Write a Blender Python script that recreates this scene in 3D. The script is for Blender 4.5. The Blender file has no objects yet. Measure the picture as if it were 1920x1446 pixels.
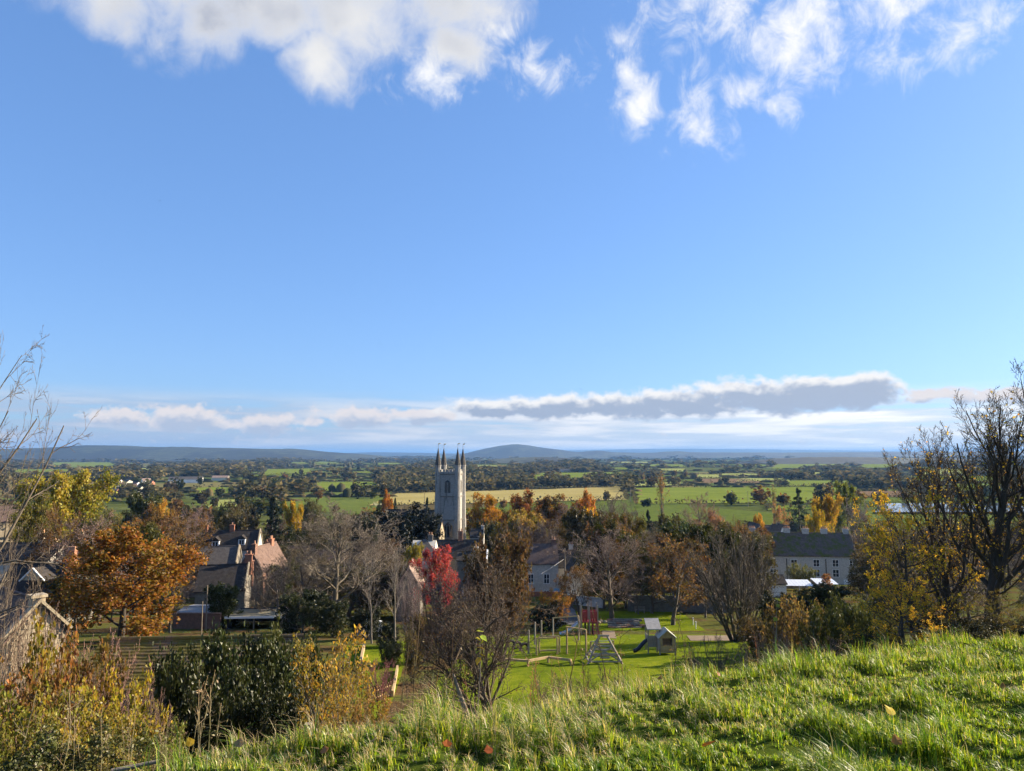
import bpy, math, random
import numpy as np
from mathutils import Vector, Matrix
R = math.radians
sc = bpy.context.scene
COL = sc.collection

# ------------------------------------------------------------------ camera
F = 1387.0                       # focal length in pixels of the 1920 px wide photograph
PITCH = math.atan(129.0 / F)
cam_d = bpy.data.cameras.new('camera')
cam_d.sensor_width = 36.0
cam_d.lens = 36.0 * F / 1920.0
cam_d.clip_start = 0.05
cam_d.clip_end = 80000.0
cam = bpy.data.objects.new('camera', cam_d)
COL.objects.link(cam)
cam.location = (0, 0, 0)
cam.rotation_euler = (math.pi / 2 + PITCH, 0, 0)
sc.camera = cam

# ------------------------------------------------------------------ light
SUN_AZ, SUN_EL = R(66), R(21)    # azimuth clockwise from +Y (view direction)
SKY_STRENGTH = 0.05
SKY_TINT = (1.16, 1.70, 2.66, 1)
EXPOSURE = 1.64
HAZE_DENSITY = 6.0e-5
sun_d = bpy.data.lights.new('sun', 'SUN')
sun_d.energy = 5.0
sun_d.angle = R(0.5)
sun_d.color = (1.0, 0.84, 0.62)
sun = bpy.data.objects.new('sun', sun_d)
COL.objects.link(sun)
sdir = Vector((math.sin(SUN_AZ) * math.cos(SUN_EL), math.cos(SUN_AZ) * math.cos(SUN_EL), math.sin(SUN_EL)))
sun.rotation_euler = sdir.to_track_quat('Z', 'Y').to_euler()

sc.view_settings.view_transform = 'Standard'
sc.view_settings.look = 'None'
sc.view_settings.gamma = 1.0
sc.view_settings.exposure = EXPOSURE
sc.view_settings.use_curve_mapping = False
sc.render.engine = 'CYCLES'
cy = sc.cycles
cy.use_denoising = True
cy.max_bounces = 5
cy.diffuse_bounces = 2
cy.glossy_bounces = 2
cy.transmission_bounces = 3
cy.transparent_max_bounces = 8
cy.volume_bounces = 0
cy.use_adaptive_sampling = True
cy.adaptive_threshold = 0.03
cy.sample_clamp_indirect = 4.0

def px_dir(px, py):
    u, v = (px - 960.0) / F, (723.0 - py) / F
    y = math.cos(PITCH) - v * math.sin(PITCH)
    z = math.sin(PITCH) + v * math.cos(PITCH)
    return u / y, z / y
def at(px, py, d):
    a, b = px_dir(px, py)
    return Vector((a * d, d, b * d))
def azel(px, py):
    a, b = px_dir(px, py)
    return math.atan(a), math.atan(b / math.sqrt(1 + a * a))

# ------------------------------------------------------------------ node helper
class NT:
    def __init__(s, tree):
        s.t = tree
    def n(s, typ, **kw):
        nd = s.t.nodes.new(typ)
        for k, v in kw.items():
            setattr(nd, k, v)
        return nd
    def l(s, a, b):
        s.t.links.new(a, b)
    def put(s, sock, v):
        if hasattr(v, 'is_linked') or isinstance(v, bpy.types.NodeSocket):
            s.l(v, sock)
        else:
            sock.default_value = v
    def m(s, op, a, b=None, c=None, clamp=False):
        nd = s.n('ShaderNodeMath', operation=op, use_clamp=clamp)
        s.put(nd.inputs[0], a)
        if b is not None: s.put(nd.inputs[1], b)
        if c is not None: s.put(nd.inputs[2], c)
        return nd.outputs[0]
    def vm(s, op, a, b=None, c=None):
        nd = s.n('ShaderNodeVectorMath', operation=op)
        s.put(nd.inputs[0], a)
        if b is not None: s.put(nd.inputs[1], b)
        if c is not None: s.put(nd.inputs[2], c)
        return nd.outputs['Value'] if op in ('LENGTH', 'DOT_PRODUCT') else nd.outputs[0]
    def comb(s, x, y, z):
        nd = s.n('ShaderNodeCombineXYZ')
        for i, v in enumerate((x, y, z)): s.put(nd.inputs[i], v)
        return nd.outputs[0]
    def step(s, v, lo, hi, smooth=True):
        nd = s.n('ShaderNodeMapRange', interpolation_type='SMOOTHSTEP' if smooth else 'LINEAR')
        s.put(nd.inputs['Value'], v)
        s.put(nd.inputs['From Min'], lo); s.put(nd.inputs['From Max'], hi)
        return nd.outputs[0]
    def mix(s, f, a, b, mode='MIX'):
        nd = s.n('ShaderNodeMix', data_type='RGBA', blend_type=mode)
        s.put(nd.inputs[0], f)
        s.put(nd.inputs[6], a if not isinstance(a, tuple) or len(a) == 4 else (*a, 1))
        s.put(nd.inputs[7], b if not isinstance(b, tuple) or len(b) == 4 else (*b, 1))
        return nd.outputs[2]
    def noise(s, vec, scale, detail=3, rough=.55, dist=0.0):
        nd = s.n('ShaderNodeTexNoise')
        if vec is not None: s.l(vec, nd.inputs['Vector'])
        nd.inputs['Scale'].default_value = scale
        nd.inputs['Detail'].default_value = detail
        nd.inputs['Roughness'].default_value = rough
        nd.inputs['Distortion'].default_value = dist
        return nd.outputs[0]
    def ramp(s, f, stops, interp='LINEAR'):
        nd = s.n('ShaderNodeValToRGB')
        nd.color_ramp.interpolation = interp
        e = nd.color_ramp.elements
        while len(e) < len(stops): e.new(0.5)
        for i, (p, c) in enumerate(stops):
            e[i].position = p
            e[i].color = (*c, 1) if len(c) == 3 else c
        s.put(nd.inputs[0], f)
        return nd.outputs[0]

# ------------------------------------------------------------------ sky with clouds
world = bpy.data.worlds.new('World')
sc.world = world
world.use_nodes = True
world.cycles.sampling_method = 'MANUAL'
world.cycles.sample_map_resolution = 256
wt = NT(world.node_tree)
for nd in list(world.node_tree.nodes): world.node_tree.nodes.remove(nd)
sky = wt.n('ShaderNodeTexSky', sky_type='NISHITA')
sky.sun_disc = False
sky.sun_elevation = SUN_EL
sky.sun_rotation = SUN_AZ
sky.altitude = 120
sky.air_density = 1.0
sky.dust_density = 0.6
sky.ozone_density = 1.6
D = wt.n('ShaderNodeTexCoord').outputs['Generated']
sep = wt.n('ShaderNodeSeparateXYZ'); wt.l(D, sep.inputs[0])
dx, dy, dz = sep.outputs
EL = wt.m('ARCSINE', dz)
AZ = wt.m('ARCTAN2', dx, dy)
AE = wt.comb(AZ, EL, 0.0)
zc = wt.m('MAXIMUM', wt.m('ADD', dz, 0.08), 0.03)
deck = wt.comb(wt.m('DIVIDE', dx, zc), wt.m('DIVIDE', dy, zc), 0.0)   # a flat cloud deck seen in perspective
warp = wt.n('ShaderNodeTexNoise'); wt.l(D, warp.inputs['Vector'])
warp.inputs['Scale'].default_value = 7.0; warp.inputs['Detail'].default_value = 2.0
wv = wt.vm('SCALE', wt.vm('SUBTRACT', warp.outputs['Color'], (0.5, 0.5, 0.5))); wv.node.inputs['Scale'].default_value = 0.11
AEw = wt.vm('ADD', AE, wv)
def blobs(lst, vec):
    out = None
    for (px, py, rx, ry) in lst:
        a, e = azel(px, py)
        rx_, ry_ = rx / F * math.cos(a) ** 2, ry / F * math.cos(e - PITCH) ** 2
        v = wt.vm('MULTIPLY', wt.vm('SUBTRACT', vec, (a, e, 0)), (1 / rx_, 1 / ry_, 0))
        ln = wt.vm('LENGTH', v)
        out = ln if out is None else wt.m('MINIMUM', out, ln)
    return wt.m('SUBTRACT', 1.0, out)
top_l = [(380, -90, 370, 200), (640, -10, 230, 165), (830, -20, 200, 130), (600, 100, 95, 105), (400, 60, 85, 85), (190, -30, 150, 75), (850, 90, 95, 85), (500, 20, 200, 100)]
top_r = [(1150, 50, 90, 70), (1190, 190, 75, 75), (1330, 0, 170, 85), (1500, 80, 130, 100), (1690, 10, 260, 100), (1670, 110, 90, 65),
         (1310, 225, 70, 75), (1020, 130, 90, 60), (800, 160, 95, 60), (1405, 165, 75, 35), (1840, 40, 130, 70), (1180, 110, 50, 80), (950, 60, 50, 60)]
n_big = wt.noise(D, 9.0, 5, .6, .2)
n_fine = wt.noise(wt.vm('MULTIPLY', D, (1.0, 1.0, 0.75)), 26.0, 6, .66, .5)
def raw_of(b, n, kn):
    return wt.m('ADD', b, wt.m('MULTIPLY', wt.m('SUBTRACT', n, 0.5), kn))
raw1 = raw_of(blobs(top_l, AEw), wt.m('ADD', wt.m('MULTIPLY', n_big, .6), wt.m('MULTIPLY', n_fine, .4)), 2.0)
d1 = wt.step(raw1, -0.05, 0.85)
raw2 = raw_of(blobs(top_r, AEw), wt.m('ADD', wt.m('MULTIPLY', n_big, .38), wt.m('MULTIPLY', n_fine, .62)), 4.6)
d2 = wt.step(raw2, 0.0, 1.45)
# broken cloud goes on overhead and all round, above the part of the sky in view
n_deck = wt.noise(deck, 1.15, 5, .6, .2)
over = wt.m('MULTIPLY', wt.step(n_deck, .5, .66), wt.step(EL, R(33), R(42)))
# long low bank, thick and grey with lit upper rim
AEb = wt.vm('ADD', AE, wt.vm('SCALE', wv)); AEb.node.inputs[1].links[0].from_node.inputs['Scale'].default_value = 0.10
UP = 0.0105
bank = [(1480, 741, 240, 36), (1600, 735, 95, 36), (1270, 754, 260, 30), (1060, 763, 250, 25), (920, 764, 90, 22), (1400, 738, 180, 30), (1180, 757, 200, 27)]
bank2 = [(350, 790, 200, 26), (250, 786, 110, 20), (500, 796, 85, 24), (690, 782, 135, 22), (780, 778, 110, 19), (590, 792, 50, 12), (1745, 742, 90, 15), (1840, 745, 100, 18), (1960, 748, 120, 20)]
lowv = wt.vm('MULTIPLY', D, (1.0, 1.0, 1.5))
n_low = wt.noise(lowv, 40.0, 5, .58, .15)
n_up = wt.noise(wt.vm('MULTIPLY', wt.vm('ADD', D, (0, 0, UP)), (1.0, 1.0, 1.5)), 40.0, 5, .58, .15)
AEu = wt.vm('ADD', AEb, (0, UP, 0))
n_l2 = wt.noise(lowv, 17.0, 2, .5)
rawb = raw_of(blobs(bank, AEb), wt.m('ADD', wt.m('MULTIPLY', n_low, .7), wt.m('MULTIPLY', n_l2, .3)), 2.3)
rawbu = raw_of(blobs(bank, AEu), wt.m('ADD', wt.m('MULTIPLY', n_up, .7), wt.m('MULTIPLY', n_l2, .3)), 2.3)
db = wt.step(rawb, -0.05, 0.42)
rawc = raw_of(blobs(bank2, AEb), n_low, 2.4)
rawcu = raw_of(blobs(bank2, AEu), n_up, 2.4)
dc = wt.step(rawc, 0.0, 0.5)
# layered stratus low over the horizon, all round
n_str = wt.noise(wt.vm('MULTIPLY', D, (1.0, 1.0, 13.0)), 5.0, 4, .55, .1)
band = wt.m('MULTIPLY', wt.step(EL, R(5.0), R(2.8)), wt.step(EL, R(-3.0), R(-1.0)))
ds = wt.m('MULTIPLY', wt.m('MAXIMUM', wt.step(n_str, .3, .5), wt.step(EL, R(2.4), R(1.2))), band)
n_puff = wt.noise(wt.vm('MULTIPLY', D, (1.0, 1.0, 2.2)), 42.0, 4, .6)
dp = wt.m('MULTIPLY', wt.step(n_puff, .58, .72), wt.m('MULTIPLY', wt.step(EL, R(2.1), R(1.5)), wt.step(EL, R(.3), R(.8))))
# cloud radiance: white where thin or turned to the sun, bluish grey in the thick of the cloud
sunward = wt.step(wt.vm('DOT_PRODUCT', D, tuple(sdir)), 0.05, 0.95, False)
K = 6.2
def c(r, g, b, k=1.0): return (r * K * k, g * K * k, b * K * k)
thick1 = wt.m('MULTIPLY', wt.step(wt.noise(D, 5.5, 3, .5), .30, .56), wt.step(raw1, .3, 1.0))
thick1 = wt.m('MULTIPLY', thick1, wt.step(sunward, .62, .3))
col1 = wt.mix(thick1, c(.93, .93, .93), c(.52, .56, .66))
col2 = c(1.12, 1.11, 1.09)
colb = wt.mix(wt.step(rawbu, -0.15, 0.45), c(1.05, 1.03, 1.0), wt.mix(sunward, c(.38, .45, .58), c(.50, .57, .70)))
colc = wt.mix(wt.m('MULTIPLY', wt.step(rawcu, 0.0, 0.8), .9), c(.92, .86, .84), c(.50, .58, .72))
cols = wt.mix(wt.step(n_str, .43, .62), wt.mix(sunward, c(.50, .60, .76), c(.95, 1.0, 1.06)), wt.mix(sunward, c(.74, .76, .82), c(1.5, 1.42, 1.32)))
hs = wt.n('ShaderNodeHueSaturation'); wt.l(sky.outputs[0], hs.inputs['Color'])
hs.inputs['Saturation'].default_value = 1.12
gm = wt.n('ShaderNodeGamma'); wt.l(hs.outputs[0], gm.inputs[0]); gm.inputs[1].default_value = .56
skyc = wt.mix(1.0, gm.outputs[0], SKY_TINT, 'MULTIPLY')
cur = wt.mix(wt.m('MULTIPLY', ds, .9), skyc, cols)
cur = wt.mix(wt.m('MULTIPLY', dp, .45), cur, (*c(.95, .90, .87), 1))
cur = wt.mix(dc, cur, colc)
cur = wt.mix(db, cur, colb)
cur = wt.mix(wt.m('MULTIPLY', over, .85), cur, (*c(.95, .95, .97), 1))
cur = wt.mix(wt.m('MULTIPLY', d2, .95), cur, (*col2, 1))
cur = wt.mix(d1, cur, col1)
bg = wt.n('ShaderNodeBackground')
wt.l(cur, bg.inputs[0])
bg.inputs[1].default_value = SKY_STRENGTH
wo = wt.n('ShaderNodeOutputWorld')
wt.l(bg.outputs[0], wo.inputs[0])

# ------------------------------------------------------------------ terrain height
def vnoise(x, y, seed=0):
    x = np.asarray(x, float); y = np.asarray(y, float)
    xi = np.floor(x).astype(np.int64); yi = np.floor(y).astype(np.int64)
    fx = x - xi; fy = y - yi
    fx = fx * fx * (3 - 2 * fx); fy = fy * fy * (3 - 2 * fy)
    def h(a, b):
        n = (a * 374761393 + b * 668265263 + seed * 1442695041) & 0xffffffff
        n = ((n ^ (n >> 13)) * 1274126177) & 0xffffffff
        return ((n ^ (n >> 16)) & 0xffff) / 65535.0
    return (h(xi, yi) * (1 - fx) + h(xi + 1, yi) * fx) * (1 - fy) + (h(xi, yi + 1) * (1 - fx) + h(xi + 1, yi + 1) * fx) * fy
def fbm(x, y, seed=0, o=4):
    s, a, t = 0.0, 1.0, 0.0
    for i in range(o):
        s = s + a * vnoise(x * 2 ** i, y * 2 ** i, seed + i); t += a; a *= .5
    return s / t
_PY = np.array([-60, 0, 8.5, 25, 35, 50, 64, 86, 110, 133, 180, 260, 400, 900, 3000, 60000], float)
_PZ = np.array([30, 1.6, -2.6, -10.2, -13, -15.4, -16.6, -20, -22.5, -24.5, -31, -35.3, -38, -42, -43, -43], float)
def Hh(x, y):
    x = np.asarray(x, float); y = np.asarray(y, float)
    near = np.clip((52 - y) / 36, 0, 1); near = near * near * (3 - 2 * near)
    ys = y - 0.56 * np.clip(x, -9, 16) * near
    dl = 0.05 * np.clip(ys, 0, 2000) + 0.8
    V = sum(np.interp(ys + k * dl, _PY, _PZ) for k in (-1, -.5, 0, .5, 1)) / 5
    N = -1.62 - 0.128 * np.minimum(y, 30) - .014 * np.clip(x, -2, 20)
    k = 1.0
    h = np.clip(0.5 + 0.5 * (V - N) / k, 0, 1)
    z = V * (1 - h) + N * h - k * h * (1 - h)
    z = z + np.where(y < 40, (fbm(x * .9 + 7, y * .9, 3, 3) - .5) * .26 * np.clip((40 - y) / 15, 0, 1) + (fbm(x * 2.7 + 3, y * 2.7, 8, 2) - .5) * .20 * np.clip((22 - y) / 8, 0, 1), 0)
    far = np.clip((y - 700) / 1500, 0, 1)
    z = z + far * ((fbm(x / 1100.0, y / 1400.0, 11, 2) - .5) * 16)
    return z
def H(x, y):
    return float(Hh(np.array([x]), np.array([y]))[0])
def ground_at(px, py, d0=20.0, d1=40000.0):
    """where the view ray through a picture point meets the ground"""
    a, b = px_dir(px, py)
    ds = np.geomspace(d0, d1, 1500)
    below = b * ds < Hh(a * ds, ds)
    i = int(np.argmax(below)) if below.any() else len(ds) - 1
    d = float(ds[i])
    return a * d, d

# ------------------------------------------------------------------ mesh helpers
def np_mesh(name, verts, faces, loops_per=None, smooth=False):
    """verts (n,3); faces: (m,k) int array, or list of arrays with different k"""
    me = bpy.data.meshes.new(name)
    if not isinstance(faces, list): faces = [faces]
    faces = [np.asarray(f, np.int32) for f in faces if len(f)]
    me.vertices.add(len(verts))
    me.vertices.foreach_set('co', np.asarray(verts, np.float32).ravel())
    nl = sum(f.size for f in faces); npoly = sum(len(f) for f in faces)
    me.loops.add(nl)
    me.loops.foreach_set('vertex_index', np.concatenate([f.ravel() for f in faces]))
    me.polygons.add(npoly)
    tot = np.concatenate([np.full(len(f), f.shape[1], np.int32) for f in faces])
    st = np.concatenate([[0], np.cumsum(tot)[:-1]]).astype(np.int32)
    me.polygons.foreach_set('loop_start', st)
    me.polygons.foreach_set('loop_total', tot)
    if smooth:
        me.polygons.foreach_set('use_smooth', np.ones(npoly, bool))
    me.update()
    me.validate()
    return me
def link(name, me, mat=None, parent=None, loc=None):
    o = bpy.data.objects.new(name, me)
    COL.objects.link(o)
    if mat is not None and not me.materials: me.materials.append(mat)
    if parent is not None: o.parent = parent
    if loc is not None: o.location = loc
    return o
def tag(o, label=None, cat=None, group=None, kind=None):
    if label: o['label'] = label
    if cat: o['category'] = cat
    if group: o['group'] = group
    if kind: o['kind'] = kind
    return o
def empty(name, loc, rz=0.0, label=None, cat=None, group=None):
    o = bpy.data.objects.new(name, None)
    o.empty_display_size = .2
    COL.objects.link(o)
    o.location = loc
    o.rotation_euler = (0, 0, rz)
    return tag(o, label, cat, group)
class MB:
    """collects simple solids into one mesh"""
    def __init__(s): s.v = []; s.f = []
    def add(s, vs, fs):
        b = len(s.v); s.v += [tuple(v) for v in vs]; s.f += [tuple(i + b for i in f) for f in fs]; return s
    def box(s, c, d, rot=None):
        x, y, z = d[0] / 2, d[1] / 2, d[2] / 2
        vs = [Vector(p) for p in ((-x, -y, -z), (x, -y, -z), (x, y, -z), (-x, y, -z), (-x, -y, z), (x, -y, z), (x, y, z), (-x, y, z))]
        if rot is not None: vs = [rot @ p for p in vs]
        return s.add([p + Vector(c) for p in vs], [(0, 3, 2, 1), (4, 5, 6, 7), (0, 1, 5, 4), (1, 2, 6, 5), (2, 3, 7, 6), (3, 0, 4, 7)])
    def beam(s, p0, p1, w, h, up=(0, 0, 1)):
        p0, p1 = Vector(p0), Vector(p1)
        a = (p1 - p0); L = a.length; a.normalize()
        u = Vector(up)
        if abs(a.dot(u)) > .98: u = Vector((0, 1, 0))
        x = a.cross(u).normalized(); z = x.cross(a)
        return s.box((p0 + p1) / 2, (w, L, h), Matrix((x, a, z)).transposed())
    def tube(s, p0, p1, r0, r1=None, n=8, caps=True):
        r1 = r0 if r1 is None else r1
        p0, p1 = Vector(p0), Vector(p1)
        a = (p1 - p0).normalized()
        u = a.cross(Vector((0, 0, 1)) if abs(a.z) < .9 else Vector((1, 0, 0))).normalized(); w = a.cross(u)
        vs = []
        for p, r in ((p0, r0), (p1, r1)):
            for i in range(n):
                t = 2 * math.pi * (i + .5) / n
                vs.append(p + (u * math.cos(t) + w * math.sin(t)) * r)
        fs = [(i, (i + 1) % n, n + (i + 1) % n, n + i) for i in range(n)]
        if caps: fs += [tuple(range(n - 1, -1, -1)), tuple(range(n, 2 * n))]
        return s.add(vs, fs)
    def path(s, pts, rad, n=8):
        """bent tube through pts"""
        pts = [Vector(p) for p in pts]; rr = rad if isinstance(rad, (list, tuple)) else [rad] * len(pts)
        vs = []
        for i, p in enumerate(pts):
            a = (pts[min(i + 1, len(pts) - 1)] - pts[max(i - 1, 0)]).normalized()
            u = a.cross(Vector((0, 0, 1)) if abs(a.z) < .95 else Vector((1, 0, 0))).normalized(); w = a.cross(u)
            for k in range(n):
                t = 2 * math.pi * k / n
                vs.append(p + (u * math.cos(t) + w * math.sin(t)) * rr[i])
        fs = [(i * n + k, i * n + (k + 1) % n, (i + 1) * n + (k + 1) % n, (i + 1) * n + k) for i in range(len(pts) - 1) for k in range(n)]
        fs += [tuple(range(n - 1, -1, -1)), tuple(range((len(pts) - 1) * n, len(pts) * n))]
        return s.add(vs, fs)
    def prism(s, poly, z0, z1):
        """vertical prism from a ccw polygon of (x,y)"""
        n = len(poly)
        return s.add([(x, y, z0) for x, y in poly] + [(x, y, z1) for x, y in poly],
                     [tuple(range(n - 1, -1, -1)), tuple(range(n, 2 * n))] + [(i, (i + 1) % n, n + (i + 1) % n, n + i) for i in range(n)])
    def extr(s, poly, y0, y1):
        """polygon in (x,z) pushed along y"""
        n = len(poly)
        return s.add([(x, y0, z) for x, z in poly] + [(x, y1, z) for x, z in poly],
                     [tuple(range(n)), tuple(range(2 * n - 1, n - 1, -1))] + [((i + 1) % n, i, n + i, n + (i + 1) % n) for i in range(n)])
    def build(s, name, mat, parent=None, loc=None, smooth=False):
        me = bpy.data.meshes.new(name)
        me.from_pydata(s.v, [], s.f)
        if smooth:
            me.polygons.foreach_set('use_smooth', [True] * len(me.polygons))
        me.update()
        return link(name, me, mat, parent, loc)

# ------------------------------------------------------------------ materials
def material(name):
    m = bpy.data.materials.new(name); m.use_nodes = True
    t = m.node_tree
    for nd in list(t.nodes): t.nodes.remove(nd)
    return m, NT(t)
def finish(m, t, shader, disp=None):
    o = t.n('ShaderNodeOutputMaterial'); t.l(shader, o.inputs[0]); return m
def principled(t, color, rough=.85, bump=None, bstr=.3, bdist=.02, metallic=0.0, spec=.3):
    p = t.n('ShaderNodeBsdfPrincipled')
    t.put(p.inputs['Base Color'], color if not isinstance(color, tuple) else (*color, 1))
    t.put(p.inputs['Roughness'], rough)
    p.inputs['Metallic'].default_value = metallic
    p.inputs['Specular IOR Level'].default_value = spec
    if bump is not None:
        b = t.n('ShaderNodeBump'); b.inputs['Strength'].default_value = bstr; b.inputs['Distance'].default_value = bdist
        t.l(bump, b.inputs['Height']); t.l(b.outputs[0], p.inputs['Normal'])
    return p.outputs[0]
def obj_co(t): return t.n('ShaderNodeTexCoord').outputs['Object']
def world_co(t): return t.n('ShaderNodeNewGeometry').outputs['Position']
def mottled(name, c0, c1, scale=2.0, rough=.85, bump=.3, bdist=.02, metallic=0.0, spec=.3, dirt=None, stretch=None):
    m, t = material(name)
    co = obj_co(t)
    if stretch: co = t.vm('MULTIPLY', co, stretch)
    n = t.noise(co, scale, 6, .62)
    col = t.ramp(n, [(.3, c0), (.7, c1)])
    if dirt:
        col = t.mix(t.step(t.noise(co, scale * .35, 4, .6), .48, .7), col, (*dirt, 1))
    return finish(m, t, principled(t, col, rough, t.noise(co, scale * 4, 4, .6), bump, bdist, metallic, spec))
def stone_wall(name, c0, c1, mortar, bw=.45, bh=.2, stain=None, lichen=None):
    m, t = material(name)
    co = obj_co(t)
    g = t.n('ShaderNodeNewGeometry')
    # box-project: x along the wall whatever its facing
    s_ = t.n('ShaderNodeSeparateXYZ'); t.l(co, s_.inputs[0])
    v = t.comb(t.m('ADD', s_.outputs[0], s_.outputs[1]), s_.outputs[2], 0.0)
    v = t.vm('ADD', v, t.vm('SCALE', t.n('ShaderNodeTexNoise').outputs['Color']))
    v.node.inputs[1].links[0].from_node.inputs['Scale'].default_value = .05
    b = t.n('ShaderNodeTexBrick'); t.l(v, b.inputs['Vector'])
    b.inputs['Color1'].default_value = (*c0, 1); b.inputs['Color2'].default_value = (*c1, 1); b.inputs['Mortar'].default_value = (*mortar, 1)
    b.inputs['Scale'].default_value = 1.0
    b.inputs['Brick Width'].default_value = bw; b.inputs['Row Height'].default_value = bh
    b.inputs['Mortar Size'].default_value = .012; b.inputs['Bias'].default_value = -.1
    n = t.noise(co, 3.0, 6, .65)
    col = t.mix(.55, b.outputs['Color'], t.ramp(n, [(.25, tuple(x * .5 for x in c0)), (.75, tuple(min(1, x * 1.35) for x in c1))]))
    if stain:
        sv = t.vm('MULTIPLY', co, (1.0, 1.0, .16))
        col = t.mix(t.m('MULTIPLY', t.step(t.noise(sv, 1.1, 5, .6), .52, .72), .75), col, (*stain, 1))
    if lichen:
        col = t.mix(t.m('MULTIPLY', t.step(t.noise(co, .9, 6, .7), .55, .7), .6), col, (*lichen, 1))
    return finish(m, t, principled(t, col, .9, t.m('ADD', b.outputs['Fac'], t.m('MULTIPLY', n, -1.5)), .5, .03))
def tile_roof(name, c0, c1, moss=None, moss_amt=.5, row=.22, wid=.3, rough=.9):
    """UV-free tile courses: across = object x, along the slope = object z"""
    m, t = material(name)
    co = obj_co(t)
    s_ = t.n('ShaderNodeSeparateXYZ'); t.l(co, s_.inputs[0])
    v = t.comb(t.m('ADD', s_.outputs[0], t.m('MULTIPLY', s_.outputs[1], .0)), t.m('MULTIPLY', s_.outputs[2], 1.35), 0.0)
    b = t.n('ShaderNodeTexBrick'); t.l(v, b.inputs['Vector'])
    b.inputs['Color1'].default_value = (*c0, 1); b.inputs['Color2'].default_value = (*c1, 1); b.inputs['Mortar'].default_value = (*[x * .35 for x in c0], 1)
    b.inputs['Scale'].default_value = 1.0; b.inputs['Brick Width'].default_value = wid; b.inputs['Row Height'].default_value = row
    b.inputs['Mortar Size'].default_value = .015
    n = t.noise(co, 1.6, 6, .68)
    col = t.mix(.45, b.outputs['Color'], t.ramp(n, [(.3, tuple(x * .55 for x in c0)), (.7, tuple(x * 1.4 for x in c1))]))
    if moss:
        col = t.mix(t.step(t.noise(co, .55, 6, .7), moss_amt, moss_amt + .16), col, (*moss, 1))
    return finish(m, t, principled(t, col, rough, t.m('ADD', b.outputs['Fac'], t.m('MULTIPLY', n, -1)), .6, .03, 0, .12))
def foliage_mat(name, var=.35, trans=.45, hue=.03, rough=.6, gloss=.012):
    """leaf colour from the object's colour, varied leaf by leaf"""
    m, t = material(name)
    oi = t.n('ShaderNodeObjectInfo')
    ri = t.n('ShaderNodeNewGeometry').outputs['Random Per Island']
    h = t.n('ShaderNodeHueSaturation')
    t.l(oi.outputs['Color'], h.inputs['Color'])
    t.l(t.m('ADD', .5, t.m('MULTIPLY', t.m('SUBTRACT', ri, .5), hue * 2)), h.inputs['Hue'])
    r2 = t.m('FRACT', t.m('MULTIPLY', ri, 37.77))
    t.l(t.m('ADD', 1 - var, t.m('MULTIPLY', r2, 2 * var)), h.inputs['Value'])
    n = t.noise(t.vm('ADD', obj_co(t), t.vm('SCALE', oi.outputs['Location'])), .42, 3, .6)
    n.node.inputs['Vector'].links[0].from_node.inputs[1].links[0].from_node.inputs['Scale'].default_value = .37
    tone = t.mix(t.step(n, .36, .62), (.50, .62, .55, 1), (1.12, 1.04, 1.0, 1))
    hc = t.mix(1.0, h.outputs[0], tone, 'MULTIPLY')
    d = t.n('ShaderNodeBsdfDiffuse'); t.l(hc, d.inputs[0])
    tr = t.n('ShaderNodeBsdfTranslucent')
    t.l(t.mix(.55, hc, t.mix(1.0, hc, (1.5, 1.35, .5, 1), 'MULTIPLY')), tr.inputs[0])
    mx = t.n('ShaderNodeMixShader'); mx.inputs[0].default_value = trans
    t.l(d.outputs[0], mx.inputs[1]); t.l(tr.outputs[0], mx.inputs[2])
    g = t.n('ShaderNodeBsdfGlossy'); g.inputs['Roughness'].default_value = .45
    m2 = t.n('ShaderNodeMixShader'); m2.inputs[0].default_value = gloss
    t.l(mx.outputs[0], m2.inputs[1]); t.l(g.outputs[0], m2.inputs[2])
    return finish(m, t, m2.outputs[0])
def bark_mat(name):
    m, t = material(name)
    oi = t.n('ShaderNodeObjectInfo')
    co = t.vm('MULTIPLY', obj_co(t), (1, 1, .25))
    n = t.noise(co, 9.0, 5, .65)
    col = t.mix(1.0, oi.outputs['Color'], t.ramp(n, [(.3, (.55, .55, .55)), (.72, (1.35, 1.35, 1.35))]), 'MULTIPLY')
    return finish(m, t, principled(t, col, .9, n, .6, .03))
M = {}
M['leaf'] = foliage_mat('leaf')
M['evergreen'] = foliage_mat('evergreen_leaf', .4, .22, .015, gloss=.03)
M['bark'] = bark_mat('bark')
M['twig'] = bark_mat('twig_bark')
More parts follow.
